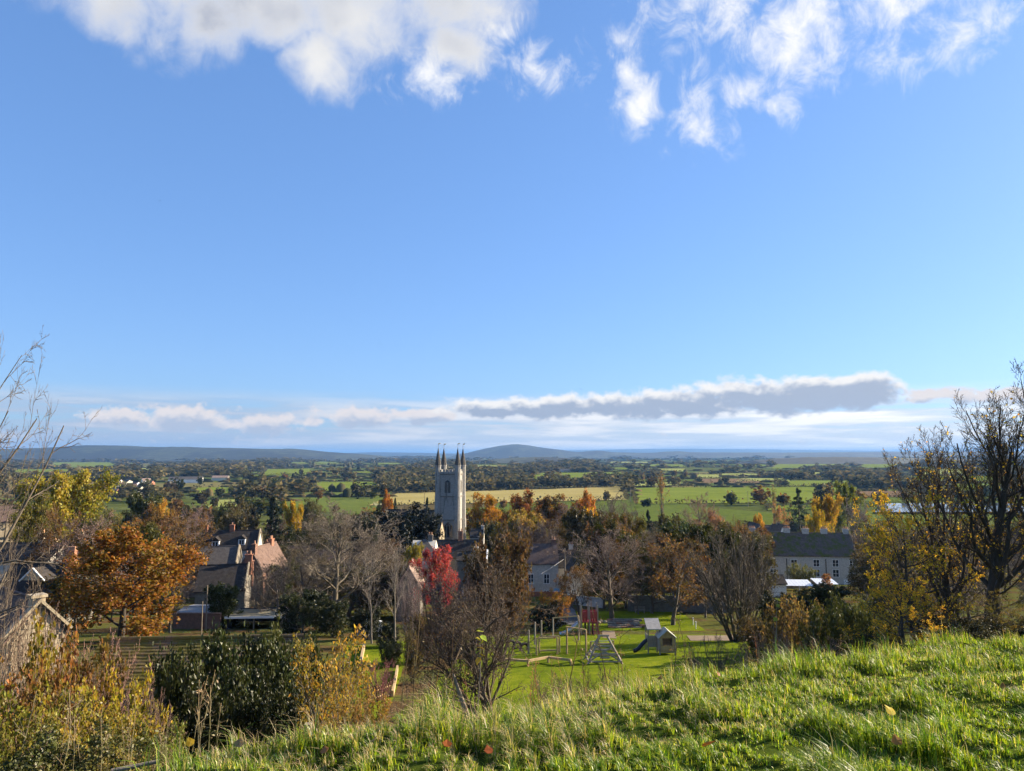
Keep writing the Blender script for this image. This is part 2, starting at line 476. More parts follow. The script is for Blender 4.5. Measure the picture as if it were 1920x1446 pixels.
# ------------------------------------------------------------------ ground
def ground_mat():
    m, t = material('ground_cover')
    P = world_co(t)
    s_ = t.n('ShaderNodeSeparateXYZ'); t.l(P, s_.inputs[0])
    y = s_.outputs[1]
    # town and bank: rough grass, leaf litter and earth
    n1 = t.noise(P, .22, 6, .6); n2 = t.noise(P, 2.3, 5, .65)
    rough = t.ramp(n2, [(.3, (.045, .04, .02)), (.5, (.075, .08, .022)), (.7, (.11, .12, .03))])
    litter = t.ramp(n2, [(.3, (.05, .03, .015)), (.7, (.13, .085, .04))])
    near = t.mix(t.step(n1, .46, .6), rough, litter)
    near = t.mix(t.step(y, 24, 14), near, t.ramp(n2, [(.3, (.02, .028, .006)), (.7, (.055, .08, .012))]))
    # plain: pasture and scrub seen from far off
    n3 = t.noise(P, .006, 5, .6); n4 = t.noise(P, .05, 5, .65)
    plain = t.ramp(n3, [(.36, (.035, .04, .02)), (.48, (.05, .07, .02)), (.52, (.085, .12, .03)), (.64, (.12, .15, .04)), (.7, (.06, .06, .03))])
    plain = t.mix(.6, plain, t.ramp(n4, [(.3, (.03, .035, .016)), (.7, (.10, .11, .04))]))
    vo = t.n('ShaderNodeTexVoronoi'); t.l(t.vm('MULTIPLY', P, (1, .55, 0)), vo.inputs['Vector']); vo.inputs['Scale'].default_value = .0055
    hs_ = t.n('ShaderNodeSeparateXYZ'); t.l(vo.outputs['Color'], hs_.inputs[0])
    patch = t.ramp(hs_.outputs[0], [(0, (.08, .10, .03)), (.2, (.11, .15, .03)), (.42, (.15, .19, .04)), (.58, (.10, .12, .04)), (.68, (.20, .18, .08)), (.8, (.12, .09, .05)), (.88, (.13, .17, .04))], 'CONSTANT')
    plain = t.mix(.75, plain, patch)
    n5 = t.noise(P, .22, 5, .7)
    plain = t.mix(1.0, plain, t.ramp(n5, [(.3, (.62, .66, .6)), (.7, (1.15, 1.08, 1.0))]), 'MULTIPLY')
    col = t.mix(t.step(y, 330, 460), near, plain)
    return finish(m, t, principled(t, col, .95, n2, .6, .06, 0, 0))
def grid_mesh(name, xs, ys, hf, smooth=True):
    X, Y = np.meshgrid(xs, ys)
    Z = hf(X.ravel(), Y.ravel())
    nx, ny = len(xs), len(ys)
    i = np.arange(nx * ny).reshape(ny, nx)
    f = np.stack([i[:-1, :-1], i[:-1, 1:], i[1:, 1:], i[1:, :-1]], -1).reshape(-1, 4)
    return np_mesh(name, np.stack([X.ravel(), Y.ravel(), Z], 1), f, smooth=smooth)
gs = np.geomspace(30, 42000, 70)
xs = np.concatenate([-gs[::-1], np.arange(-29.5, -6, .5), np.arange(-6, 14, .2), np.arange(14, 29.9, .5), gs])
ys = np.concatenate([np.arange(-80, -2, 6), np.arange(-1, 17, .2), np.arange(17, 32, .4), np.arange(32, 140, 2.0), np.geomspace(140, 45000, 120)])
tag(link('ground', grid_mesh('ground', xs, ys, Hh), ground_mat()), kind='structure')

# ------------------------------------------------------------------ lawn, fields, water
def sheet(name, pts, mat, lift=.02, n=14, m=14):
    """a four-cornered sheet laid on the ground; pts = world (x,y) corners, ccw from near-left"""
    a, b, c_, d_ = [np.array(p, float) for p in pts]
    u = np.linspace(0, 1, n)[None, :, None]; v = np.linspace(0, 1, m)[:, None, None]
    XY = (a * (1 - u) + b * u) * (1 - v) + (d_ * (1 - u) + c_ * u) * v
    XY = XY.reshape(-1, 2)
    Z = Hh(XY[:, 0], XY[:, 1]) + lift
    i = np.arange(n * m).reshape(m, n)
    f = np.stack([i[:-1, :-1], i[:-1, 1:], i[1:, 1:], i[1:, :-1]], -1).reshape(-1, 4)
    return link(name, np_mesh(name, np.column_stack([XY, Z]), f, smooth=True), mat)
def grass_field(name, c0, c1, scale=.03, stripes=None, fine=2.5):
    m, t = material(name)
    P = world_co(t)
    n = t.noise(P, scale, 6, .6); n2 = t.noise(P, scale * 16, 5, .7); n3 = t.noise(P, fine, 5, .7)
    f = t.m('ADD', t.m('MULTIPLY', n, .55), t.m('ADD', t.m('MULTIPLY', n2, .25), t.m('MULTIPLY', n3, .2)))
    col = t.ramp(f, [(.36, c0), (.62, c1)])
    if stripes:
        w = t.n('ShaderNodeTexWave'); t.l(P, w.inputs['Vector']); w.inputs['Scale'].default_value = stripes
        w.inputs['Distortion'].default_value = 2.0
        col = t.mix(t.m('MULTIPLY', w.outputs['Fac'], .22), col, (*[x * .6 for x in c0], 1))
    return finish(m, t, principled(t, col, .95, n3, .5, .05, 0, .0))
M['field_green'] = grass_field('pasture', (.10, .135, .018), (.165, .20, .035))
M['field_pale'] = grass_field('pale_pasture', (.17, .20, .05), (.27, .28, .09))
M['field_tan'] = grass_field('stubble', (.24, .20, .07), (.33, .28, .11), .02)
M['field_brown'] = grass_field('ploughed_soil', (.13, .085, .05), (.20, .14, .08), .02, .05)
M['lawn'] = grass_field('mown_lawn', (.065, .095, .006), (.15, .185, .010), .15, None, 7.0)
def lawn_mat():
    m, t = material('mown_lawn')
    P = world_co(t)
    n = t.noise(P, .16, 5, .6); n2 = t.noise(P, 1.5, 5, .65); n3 = t.noise(P, 9.0, 4, .7)
    f = t.m('ADD', t.m('MULTIPLY', n, .45), t.m('ADD', t.m('MULTIPLY', n2, .3), t.m('MULTIPLY', n3, .25)))
    col = t.ramp(f, [(.36, (.05, .078, .008)), (.5, (.108, .142, .011)), (.62, (.185, .208, .016))])
    col = t.mix(t.m('MULTIPLY', t.step(n2, .60, .72), .6), col, (.13, .105, .04, 1))
    return finish(m, t, principled(t, col, .95, n3, .8, .06, 0, .0))
M['lawn'] = lawn_mat()
M['earth'] = mottled('bare_earth', (.10, .07, .045), (.19, .14, .09), 1.3, .95, .5, .03)
M['tarmac'] = mottled('tarmac', (.045, .047, .052), (.085, .087, .09), 3.0, .85, .2, .01)
def flood_mat():
    m, t = material('flood_water')
    n = t.noise(world_co(t), .25, 3, .5)
    return finish(m, t, principled(t, (.10, .12, .14), .12, n, .15, .05, 0, .6))
def lawn_pts(l): return [ground_at(*p) for p in l]
def place_sheet(name, corners, mat, lift, kind='structure', n=14, m=14):
    return tag(sheet(name, [ground_at(*p) for p in corners], mat, lift, n, m), kind=kind)
tag(sheet('lawn', [(-6.5, 41), (34, 41), (22.6, 82), (-2, 82)], M['lawn'], .012, 40, 40), kind='structure')
tag(sheet('garden_lawn', [(-9.2, 41), (-6.8, 41), (-9.6, 74), (-12.8, 74)], M['lawn'], .010, 6, 40), kind='structure')
tag(sheet('garden_lawn', [(-12.6, 57), (-10.6, 57), (-12.2, 70), (-15.2, 70)], M['lawn'], .014, 6, 12), kind='structure')
tag(sheet('verge', [(3, 86), (22, 86), (24, 108), (5, 108)], M['lawn'], .016, 20, 20), kind='structure')
tag(sheet('play_bark_ground', [(17.5, 74.5), (25, 74.5), (26.5, 80.5), (18.5, 80.5)], M['earth'], .05, 14, 12), kind='structure')
tag(sheet('worn_path', [(9.3, 78), (10.6, 77), (11.6, 86), (10.2, 86)], M['earth'], .03, 5, 12), kind='structure')
tag(sheet('lane', [(5.4, 92), (8.3, 92), (9.6, 122), (7.6, 122)], M['tarmac'], .05, 5, 24), kind='structure')
G_, Y_, T_, B_ = 'field_green', 'field_pale', 'field_tan', 'field_brown'
FIELDS = [  # picture corners bl, br, tr, tl
    ((1195, 946), (1590, 943), (1620, 914), (1182, 915), G_), ((690, 949), (1175, 938), (1170, 913), (745, 926), T_),
    ((575, 922), (716, 921), (706, 904), (590, 905), G_), ((490, 891), (592, 890), (580, 879), (500, 880), G_),
    ((385, 953), (520, 950), (514, 936), (410, 938), Y_), ((355, 926), (440, 925), (432, 914), (368, 915), G_),
    ((90, 877), (220, 877), (214, 867), (96, 867), G_), ((20, 888), (150, 887), (142, 880), (30, 880), G_),
    ((985, 899), (1180, 898), (1175, 886), (1010, 887), G_), ((1040, 908), (1125, 907), (1118, 901), (1050, 901), Y_),
    ((1300, 906), (1432, 906), (1400, 898), (1312, 898), B_), ((1295, 897), (1362, 897), (1352, 890), (1302, 890), Y_),
    ((1442, 880), (1530, 880), (1532, 870), (1462, 870), G_), ((1533, 880), (1586, 880), (1582, 870), (1537, 870), G_),
    ((1614, 878), (1690, 878), (1686, 870), (1616, 870), G_), ((1440, 893), (1592, 892), (1580, 886), (1440, 886), Y_),
    ((1380, 903), (1482, 903), (1476, 897), (1390, 897), Y_), ((1440, 913), (1640, 911), (1622, 901), (1452, 902), G_),
    ((1645, 913), (1760, 912), (1740, 904), (1630, 904), G_), ((1600, 934), (1705, 932), (1690, 921), (1612, 922), B_),
    ((870, 880), (960, 880), (950, 873), (872, 873), Y_), ((1440, 958), (1530, 956), (1524, 948), (1440, 950), G_),
    ((1700, 905), (1900, 905), (1880, 893), (1700, 893), G_), ((1770, 925), (1990, 925), (1960, 908), (1770, 908), G_),
    ((1720, 890), (1920, 890), (1900, 880), (1720, 880), Y_), ((1350, 893), (1425, 893), (1420, 888), (1352, 888), Y_),
    ((1380, 876), (1440, 876), (1436, 871), (1384, 871), G_), ((1090, 881), (1180, 881), (1172, 877), (1095, 877), G_),
    ((700, 872), (760, 872), (756, 868), (704, 868), G_), ((230, 884), (330, 884), (322, 878), (236, 878), Y_),
    ((250, 896), (290, 896), (286, 892), (254, 892), G_), ((1010, 875), (1060, 875), (1056, 871), (1014, 871), G_),
    ((1195, 876), (1290, 876), (1284, 871), (1200, 871), G_), ((1210, 884), (1290, 884), (1284, 879), (1214, 879), Y_),
    ((540, 870), (640, 870), (636, 867), (546, 867), G_), ((330, 874), (430, 874), (424, 870), (336, 870), G_),
    ((1140, 869), (1220, 869), (1216, 866), (1144, 866), Y_), ((1590, 867), (1680, 867), (1676, 864), (1594, 864), Y_),
    ((1300, 868), (1370, 868), (1366, 865), (1304, 865), G_), ((940, 866), (1010, 866), (1006, 863), (944, 863), G_),
    ((60, 866), (180, 866), (174, 862), (66, 862), Y_), ((420, 866), (500, 866), (496, 863), (426, 863), Y_),
    ((1450, 867), (1560, 867), (1556, 863), (1456, 863), Y_), ((800, 893), (812, 893), (812, 888), (800, 888), G_),
    ((1180, 912), (1290, 911), (1286, 905), (1186, 906), Y_), ((905, 912), (1040, 911), (1030, 906), (915, 907), Y_)]
FIELD_XY = []
for a, b, c_, d_, k in FIELDS:
    q = [ground_at(*p, d0=280) for p in (a, b, c_, d_)]
    FIELD_XY.append(q)
    tag(sheet('field', q, M[k], .45, 16, 16), kind='structure')
tag(sheet('water', [ground_at(*p, d0=250) for p in ((1640, 964), (1960, 964), (1960, 946), (1655, 947))], flood_mat(), 1.3), kind='structure')
def in_field(x, y, grow=1.0):
    for q in FIELD_XY:
        s = 0
        cx = sum(p[0] for p in q) / 4; cy_ = sum(p[1] for p in q) / 4
        ok = True
        for i in range(4):
            x0, y0 = q[i]; x1, y1 = q[(i + 1) % 4]
            x0, y0, x1, y1 = cx + (x0 - cx) * grow, cy_ + (y0 - cy_) * grow, cx + (x1 - cx) * grow, cy_ + (y1 - cy_) * grow
            if (x1 - x0) * (y - y0) - (y1 - y0) * (x - x0) < 0: ok = False; break
        if ok: return True
    return False

# ------------------------------------------------------------------ far hills
def hill_mat():
    m, t = material('wooded_hill')
    P = world_co(t)
    n = t.noise(t.vm('MULTIPLY', P, (1, .5, 1)), .0022, 7, .66); n2 = t.noise(P, .012, 6, .7)
    col = t.ramp(t.m('ADD', t.m('MULTIPLY', n, .7), t.m('MULTIPLY', n2, .3)),
                 [(.36, (.008, .011, .010)), (.5, (.016, .019, .014)), (.56, (.045, .055, .026)), (.6, (.018, .02, .015)), (.7, (.035, .042, .024))])
    return finish(m, t, principled(t, col, .95, n2, .8, 8.0))
M['hill'] = hill_mat()
def hill(name, d, crest, depth, seed, rough=4.0):
    """crest: list of (px, py) of the skyline at distance d"""
    pts = [at(px, py, d) for px, py in crest]
    cx = np.array([p.x for p in pts]); cz = np.array([p.z for p in pts])
    xs_ = np.linspace(cx[0] - 800, cx[-1] + 800, 190)
    ys_ = np.linspace(d - depth, d + depth * .8, 34)
    def hf(x, y):
        top = np.interp(x, cx, cz, left=-70, right=-70)
        top = sum(np.interp(x + k, cx, cz, left=-60, right=-60) for k in (-60, 0, 60)) / 3
        s = np.clip(1 - np.abs((y - d)) / depth, 0, 1)
        s = s * s * (3 - 2 * s)
        z = -52 + (top + 52) * s
        return z + s * rough * (fbm(x / 60., y / 60., seed, 3) - .5) * 2 + s * rough * 2.0 * (fbm(x / 500., y / 300., seed + 9, 3) - .5)
    return tag(link(name, grid_mesh(name, xs_, ys_, hf), M['hill']), kind='structure')
hill('hills', 6200, [(-500, 846), (-250, 841), (0, 843), (60, 841), (110, 840), (160, 836), (200, 835), (300, 839), (350, 838), (420, 840), (520, 842),
                     (560, 841), (600, 847), (680, 852), (740, 858)], 1500, 1, 4)
hill('hills', 9000, [(840, 856), (872, 851), (905, 842), (940, 835.5), (968, 832.5), (985, 834), (1012, 839), (1050, 843), (1078, 848), (1110, 845.5), (1124, 844), (1140, 847.5), (1220, 849.5),
                     (1262, 846), (1300, 848), (1420, 849), (1600, 848), (1750, 847), (2100, 846), (2300, 850), (2500, 858)], 1700, 5, 4)
hill('hills', 15000, [(560, 856), (640, 850), (700, 848), (760, 849), (860, 850.5), (1000, 851), (1300, 849), (1700, 848), (2300, 849)], 2500, 8, 4)
hill('hills', 22000, [(900, 852), (1060, 844.5), (1150, 843), (1280, 841.5), (1400, 842.5), (1600, 845), (1800, 848)], 3000, 12, 4)
hill('hills', 3600, [(840, 866), (920, 861), (1000, 856), (1060, 858), (1130, 866)], 420, 14, 2)
hill('hills', 3300, [(1380, 868), (1440, 861), (1540, 857), (1680, 858), (1800, 860), (1960, 866)], 420, 17, 2)
# ------------------------------------------------------------------ trees
def norm(v): return v / np.maximum(np.linalg.norm(v, axis=1, keepdims=True), 1e-9)
def grow(seed, base, dirs, L, Rd, levels):
    """vectorised branching; returns per level arrays (p0,p1,r0,r1)"""
    rg = np.random.default_rng(seed)
    P = np.array(base, float); Dn = norm(np.array(dirs, float)); L = np.array(L, float); Rr = np.array(Rd, float)
    out = []
    for li, lv in enumerate(levels):
        S = lv['segs']; N = len(P)
        pts = [P]; dd = []; d = Dn.copy(); p = P.copy()
        for s in range(S):
            d = norm(d + rg.normal(0, lv.get('wob', .1), (N, 3)) + np.array([0, 0, lv.get('up', 0.0)]))
            p = p + d * (L / S)[:, None]
            pts.append(p); dd.append(d)
        tap = lv.get('taper', .25)
        rad = [Rr * (1 - (1 - tap) * s / S) for s in range(S + 1)]
        out.append((np.concatenate(pts[:-1]), np.concatenate(pts[1:]), np.concatenate(rad[:-1]), np.concatenate(rad[1:])))
        if li + 1 == len(levels): break
        nx = levels[li + 1]
        n = nx['n']
        A = np.stack(pts, 0); DD = np.stack(dd, 0); RR = np.stack(rad, 0)
        t0, t1 = nx.get('t', (.3, 1.0))
        k = np.arange(n)[None, :].repeat(N, 0)
        t = t0 + (t1 - t0) * (k + rg.random((N, n))) / n
        f = np.clip(t * S, 0, S - 1e-4); si = f.astype(int); fr = f - si
        bi = np.arange(N)[:, None].repeat(n, 1)
        pos = A[si, bi] * (1 - fr)[..., None] + A[si + 1, bi] * fr[..., None]
        pd = DD[si, bi]; pr = RR[si, bi] * (1 - fr) + RR[si + 1, bi] * fr
        az = k * 2.39996 + rg.random((N, 1)) * 6.28 + rg.normal(0, .35, (N, n))
        ang = R(1) * (nx['ang'] + rg.normal(0, nx.get('angv', 9), (N, n)))
        if 'angt' in nx: ang = ang + R(nx['angt']) * (1 - (t - t0) / (t1 - t0 + 1e-9))
        ref = np.where(np.abs(pd[..., 2:3]) > .9, np.array([1., 0, 0]), np.array([0, 0, 1.]))
        u = np.cross(pd, ref); u /= np.linalg.norm(u, axis=-1, keepdims=True); w = np.cross(pd, u)
        cd = pd * np.cos(ang)[..., None] + (u * np.cos(az)[..., None] + w * np.sin(az)[..., None]) * np.sin(ang)[..., None]
        tt = (t - t0) / (t1 - t0 + 1e-9)
        sh = nx.get('shape', 'taper')
        fl = {'taper': 1 - .55 * tt, 'round': .35 + .65 * np.sin(np.pi * np.clip(.22 + .7 * tt, 0, 1)), 'cone': 1.02 - .95 * tt,
              'even': 1 + 0 * tt, 'vase': .6 + .4 * tt}[sh]
        P = pos.reshape(-1, 3); Dn = cd.reshape(-1, 3)
        L = ((L[:, None] * nx['len']) * fl * rg.uniform(.72, 1.2, (N, n))).ravel()
        Rr = np.minimum(pr * nx.get('rr', .55), pr * .9).ravel()
        Rr = np.maximum(Rr, nx.get('rmin', .004))
        if nx.get('keep', 1) < 1:
            m = rg.random(len(P)) < nx['keep']; P, Dn, L, Rr = P[m], Dn[m], L[m], Rr[m]
    return out
def tubes(seglist, sides):
    """seglist [(p0,p1,r0,r1)] -> verts, quad faces"""
    p0 = np.concatenate([s[0] for s in seglist]); p1 = np.concatenate([s[1] for s in seglist])
    r0 = np.concatenate([s[2] for s in seglist]); r1 = np.concatenate([s[3] for s in seglist])
    a = norm(p1 - p0)
    ref = np.where(np.abs(a[:, 2:3]) > .93, np.array([1., 0, 0]), np.array([0, 0, 1.]))
    u = norm(np.cross(a, ref)); w = np.cross(a, u)
    N = len(p0); vs = np.zeros((N, 2 * sides, 3))
    e = (p1 - p0) * .06
    for i in range(sides):
        th = 2 * math.pi * i / sides
        q = u * math.cos(th) + w * math.sin(th)
        vs[:, i] = p0 - e + q * r0[:, None]; vs[:, sides + i] = p1 + e + q * r1[:, None]
    b = np.arange(N)[:, None] * 2 * sides
    f = [b + np.array([[i, (i + 1) % sides, sides + (i + 1) % sides, sides + i]]) for i in range(sides)]
    return vs.reshape(-1, 3), np.concatenate(f)
def leaf_cards(rg, pos, size, aspect=.6, droop=.0, jitter=0.0, up=0.0):
    """small folded leaves at pos, random facing"""
    N = len(pos)
    pos = pos + rg.normal(0, 1, (N, 3)) * jitter
    d = norm(rg.normal(0, 1, (N, 3)) + np.array([0, 0, -droop]))
    ref = rg.normal(0, 1, (N, 3)) + np.array([0, 0, up])
    s = norm(np.cross(d, ref)); nn = np.cross(s, d)
    sz = size * rg.uniform(.6, 1.35, N)[:, None]
    h = sz * aspect * .5
    v = np.stack([pos, pos + d * sz * .45 + s * h + nn * h * .35, pos + d * sz, pos + d * sz * .45 - s * h + nn * h * .35], 1).reshape(-1, 3)
    b = np.arange(N)[:, None] * 4
    return v, np.concatenate([b + np.array([[0, 1, 2]]), b + np.array([[0, 2, 3]])])
def along(rg, seg, n):
    p0, p1 = seg[0], seg[1]
    i = rg.integers(0, len(p0), n); t = rg.random(n)[:, None]
    return p0[i] * (1 - t) + p1[i] * t
PROTO = {}
def proto(name, seed, base, dirs, L, Rd, levels, split=2, leaves=0, leaf_size=.2, aspect=.65, droop=.3, jit=.1, mask=None, evergreen=False, sides=(7, 4, 3), leaf_lv=(-1,), up=0.0):
    """trunk = levels < split; branches = the rest; foliage = leaves along the last levels"""
    seg = grow(seed, base, dirs, L, Rd, levels)
    rg = np.random.default_rng(seed + 5)
    d = {}
    v, f = tubes(seg[:split], sides[0]); d['trunk'] = np_mesh(name + '_trunk', v, f, smooth=True)
    if len(seg) > split:
        va, fa = [], []; off = 0
        for k, sgs in enumerate(seg[split:]):
            v2, f2 = tubes([sgs], sides[1] if k == 0 else sides[2]); va.append(v2); fa.append(f2 + off); off += len(v2)
        d['branches'] = np_mesh(name + '_branches', np.concatenate(va), np.concatenate(fa))
    if leaves:
        pos = np.concatenate([along(rg, seg[k], leaves // len(leaf_lv)) for k in leaf_lv])
        if mask is not None: pos = pos[mask(pos, rg)]
        v3, f3 = leaf_cards(rg, pos, leaf_size, aspect, droop, jit, up)
        d['foliage'] = np_mesh(name + '_foliage', v3, f3)
    allp = np.concatenate([s[1] for s in seg])
    d['h'] = float(np.percentile(allp[:, 2], 99.7)); d['w'] = float(2 * np.percentile(np.hypot(allp[:, 0] - allp[:, 0].mean(), allp[:, 1] - allp[:, 1].mean()), 96))
    d['cx'] = float(np.median(allp[:, 0])); d['ever'] = evergreen
    d['trunk'].materials.append(M['bark'])
    if 'branches' in d: d['branches'].materials.append(M['twig'])
    if 'foliage' in d: d['foliage'].materials.append(M['evergreen' if evergreen else 'leaf'])
    PROTO[name] = d
    return d
Z1 = [[0, 0, 0]]; UPD = [[0, 0, 1]]
def bare_levels(limb=13, a1=50, len1=.62, n2=8, n3=7, n4=6, up=.09, tw=.014, t0=.16):
    return [dict(segs=8, wob=.06, up=.06, taper=.18),
            dict(n=limb, t=(t0, .98), ang=a1, angt=14, len=len1, shape='round', segs=5, wob=.13, up=up, rr=.5, taper=.3),
            dict(n=n2, t=(.2, 1), ang=44, len=.52, segs=4, wob=.16, up=up * .8, rr=.55, taper=.3),
            dict(n=n3, t=(.15, 1), ang=42, len=.52, segs=3, wob=.18, up=up * .8, rr=.55, rmin=.018, taper=.5),
            dict(n=n4, t=(.1, 1), ang=40, len=.55, segs=2, wob=.2, up=up * .5, rr=.6, rmin=tw, taper=.6)]
for i in range(3):
    proto('bare%d' % i, 40 + i, Z1, UPD, [11.5], [.34], bare_levels(13 + i, 50 - 4 * i, .62, 9, 7, 6, .1, .021))
# bare crown with a last thin veil of brown leaves
for i in range(2):
    proto('veil%d' % i, 60 + i, Z1, UPD, [10], [.3], bare_levels(13, 52, .62, 8, 6, 4, .1, .018), leaves=5500, leaf_size=.27, jit=.15)
for i in range(3):     # full autumn crowns
    proto('leafy%d' % i, 70 + i, Z1, UPD, [9], [.3], bare_levels(16, 56, .62, 7, 5, 2, .06, .012, .1), leaves=15000, leaf_size=.30, jit=.26)
for i in range(2):     # dense evergreens
    proto('dense%d' % i, 80 + i, Z1, UPD, [7], [.3], [dict(segs=6, wob=.05, taper=.3), dict(n=24, t=(.03, 1), ang=66, len=.72, shape='round', segs=4, wob=.15, up=.06, rr=.45),
          dict(n=8, t=(.2, 1), ang=45, len=.5, segs=3, wob=.2, up=.05, rr=.5, rmin=.012), dict(n=4, t=(.2, 1), ang=42, len=.5, segs=2, wob=.2, rmin=.01)],
          leaves=20000, leaf_size=.27, jit=.2, evergreen=True)
# cedar: level plates of needles
proto('cedar', 91, Z1, UPD, [17], [.45], [dict(segs=9, wob=.02, taper=.1), dict(n=46, t=(.1, .99), ang=84, angt=8, len=.40, shape='cone', segs=5, wob=.05, up=-.02, rr=.22),
      dict(n=12, t=(.15, 1), ang=52, len=.34, segs=3, wob=.1, up=-.03, rr=.4, rmin=.012)], leaves=12000, leaf_size=.30, aspect=.4, droop=.1, jit=.07, evergreen=True)
proto('fir', 92, Z1, UPD, [14], [.28], [dict(segs=8, wob=.02, taper=.1), dict(n=60, t=(.05, .99), ang=68, angt=14, len=.24, shape='cone', segs=4, wob=.06, up=-.01, rr=.25),
      dict(n=8, t=(.15, 1), ang=46, len=.36, segs=2, wob=.1, up=-.05, rr=.4, rmin=.012)], leaves=9000, leaf_size=.3, aspect=.45, droop=.5, jit=.08, evergreen=True)
proto('poplar', 93, Z1, UPD, [22], [.42], [dict(segs=10, wob=.015, taper=.12), dict(n=44, t=(.1, .99), ang=17, len=.2, shape='even', segs=4, wob=.06, up=.16, rr=.32),
      dict(n=8, t=(.2, 1), ang=20, len=.5, segs=3, wob=.08, up=.12, rr=.5, rmin=.015), dict(n=3, t=(.3, 1), ang=24, len=.5, segs=2, wob=.1, up=.1, rmin=.012)],
      leaves=2400, leaf_size=.4, jit=.1, mask=lambda p, rg: rg.random(len(p)) < np.clip((p[:, 2] - 15) / 6, .06, 1))
def multi(n, spread, rg, lean=(0, 0)):
    a = np.arange(n) * 2.39996
    r = .25 * np.sqrt(np.arange(n) / n)
    b = np.stack([r * np.cos(a), r * np.sin(a), 0 * a - .1], 1)
    s = spread * np.sqrt((np.arange(n) + .5) / n)
    d = np.stack([np.cos(a) * s + lean[0], np.sin(a) * s + lean[1], 1 + 0 * a], 1)
    return b, d
def shrub_levels(n1=9, n2=7, n3=5, up=.1, tw=.006, wob=.08):
    return [dict(segs=6, wob=wob, up=.05, taper=.25), dict(n=n1, t=(.12, 1), ang=30, len=.5, segs=4, wob=.14, up=up, rr=.5, taper=.3),
            dict(n=n2, t=(.15, 1), ang=34, len=.48, segs=3, wob=.16, up=up, rr=.55, rmin=.008, taper=.4), dict(n=n3, t=(.15, 1), ang=34, len=.5, segs=2, wob=.2, up=up * .5, rr=.6, rmin=tw, taper=.5)]
rg0 = np.random.default_rng(3)
b_, d_ = multi(14, .8, rg0)
proto('thicket', 101, b_, d_, np.full(14, 5.2), np.full(14, .085), shrub_levels(11, 7, 3, .08, .010), split=1)
proto('thicket_leafy', 102, b_, d_, np.full(14, 4.2), np.full(14, .06), shrub_levels(9, 6, 3, .06, .008), split=1, leaves=9000, leaf_size=.17, jit=.08)
proto('sapling', 103, Z1, UPD, [9], [.10], [dict(segs=8, wob=.04, taper=.15), dict(n=18, t=(.3, .98), ang=32, len=.32, segs=4, wob=.09, up=.12, rr=.45),
      dict(n=7, t=(.2, 1), ang=32, len=.45, segs=3, wob=.13, up=.08, rr=.5, rmin=.011), dict(n=4, t=(.2, 1), ang=32, len=.5, segs=2, wob=.15, rmin=.009)])
b_, d_ = multi(9, .9, rg0)
proto('bush', 104, b_, d_, np.full(9, 2.1), np.full(9, .035), shrub_levels(8, 6, 3, .04, .005), split=1, leaves=13000, leaf_size=.088, jit=.09, evergreen=True)
proto('bush_autumn', 105, b_, d_, np.full(9, 2.1), np.full(9, .035), shrub_levels(8, 6, 4, .04, .005), split=1, leaves=5200, leaf_size=.085, jit=.06)
proto('bush_bare', 106, b_, d_, np.full(9, 2.1), np.full(9, .03), shrub_levels(9, 7, 4, .05, .005), split=1)

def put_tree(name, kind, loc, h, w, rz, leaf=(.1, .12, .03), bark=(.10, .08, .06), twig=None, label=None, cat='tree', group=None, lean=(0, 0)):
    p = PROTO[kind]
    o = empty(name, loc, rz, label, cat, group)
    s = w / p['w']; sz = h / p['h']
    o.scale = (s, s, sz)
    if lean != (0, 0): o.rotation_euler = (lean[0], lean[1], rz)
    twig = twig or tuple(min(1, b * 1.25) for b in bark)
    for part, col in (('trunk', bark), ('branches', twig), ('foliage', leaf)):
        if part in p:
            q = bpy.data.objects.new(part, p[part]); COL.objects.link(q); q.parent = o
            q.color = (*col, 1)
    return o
_rz = random.Random(5)
def T(name, kind, px, ytop, wpx, d, label, leaf=(.1, .12, .03), bark=(.10, .085, .065), twig=None, cat='tree', group=None, sink=.2, ybase=None):
    """a tree whose crown spans wpx picture pixels round px, topping out at row ytop, standing on the ground at distance d"""
    top = at(px, ytop, d)
    z = (H(top.x, d) if ybase is None else at(px, ybase, d).z) - sink
    return put_tree(name, kind, (top.x, d, z), top.z - z, wpx * d / F, _rz.uniform(0, 6.28), leaf, bark, twig, label, cat, group)
# colours
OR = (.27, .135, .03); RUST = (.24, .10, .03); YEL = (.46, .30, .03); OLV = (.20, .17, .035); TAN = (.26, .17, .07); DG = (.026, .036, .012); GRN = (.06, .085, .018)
BRN = (.16, .085, .04); YG = (.30, .26, .04); BLK = (.055, .045, .035); GREY = (.17, .15, .125); PINK = (.20, .13, .11); PALE = (.26, .22, .17)
# town and middle distance
T('ash_tree', 'bare0', 633, 928, 235, 92, 'tall spreading bare ash tree standing between the garage and the dark yew', bark=(.12, .10, .07), twig=(.20, .165, .12))
T('beech_tree', 'leafy0', 238, 990, 250, 72, 'big orange and gold beech tree with dark trunk beside the stone gable', leaf=OR, bark=BLK)
T('oak_tree', 'bare1', 195, 962, 170, 98, 'broad brown twiggy bare tree rising behind the orange beech', bark=(.12, .085, .07), twig=(.20, .135, .11))
T('lime_tree', 'leafy1', 118, 888, 150, 165, 'large olive yellow lime tree above the cream cottages', leaf=YG, bark=BLK)
T('lime_tree', 'leafy2', 55, 930, 90, 150, 'smaller dull olive tree beside the large yellow lime', leaf=(.16, .15, .04), bark=BLK)
T('holm_oak', 'dense0', 272, 926, 66, 235, 'dark green round topped tree beside a golden one, below the white houses', leaf=(.06, .07, .012))
T('maple_tree', 'leafy0', 303, 940, 52, 228, 'golden orange tree against the dark round holm oak', leaf=(.40, .24, .03))
T('willow_tree', 'veil0', 214, 944, 58, 210, 'pale olive willow below the white housing estate', leaf=(.22, .20, .06))
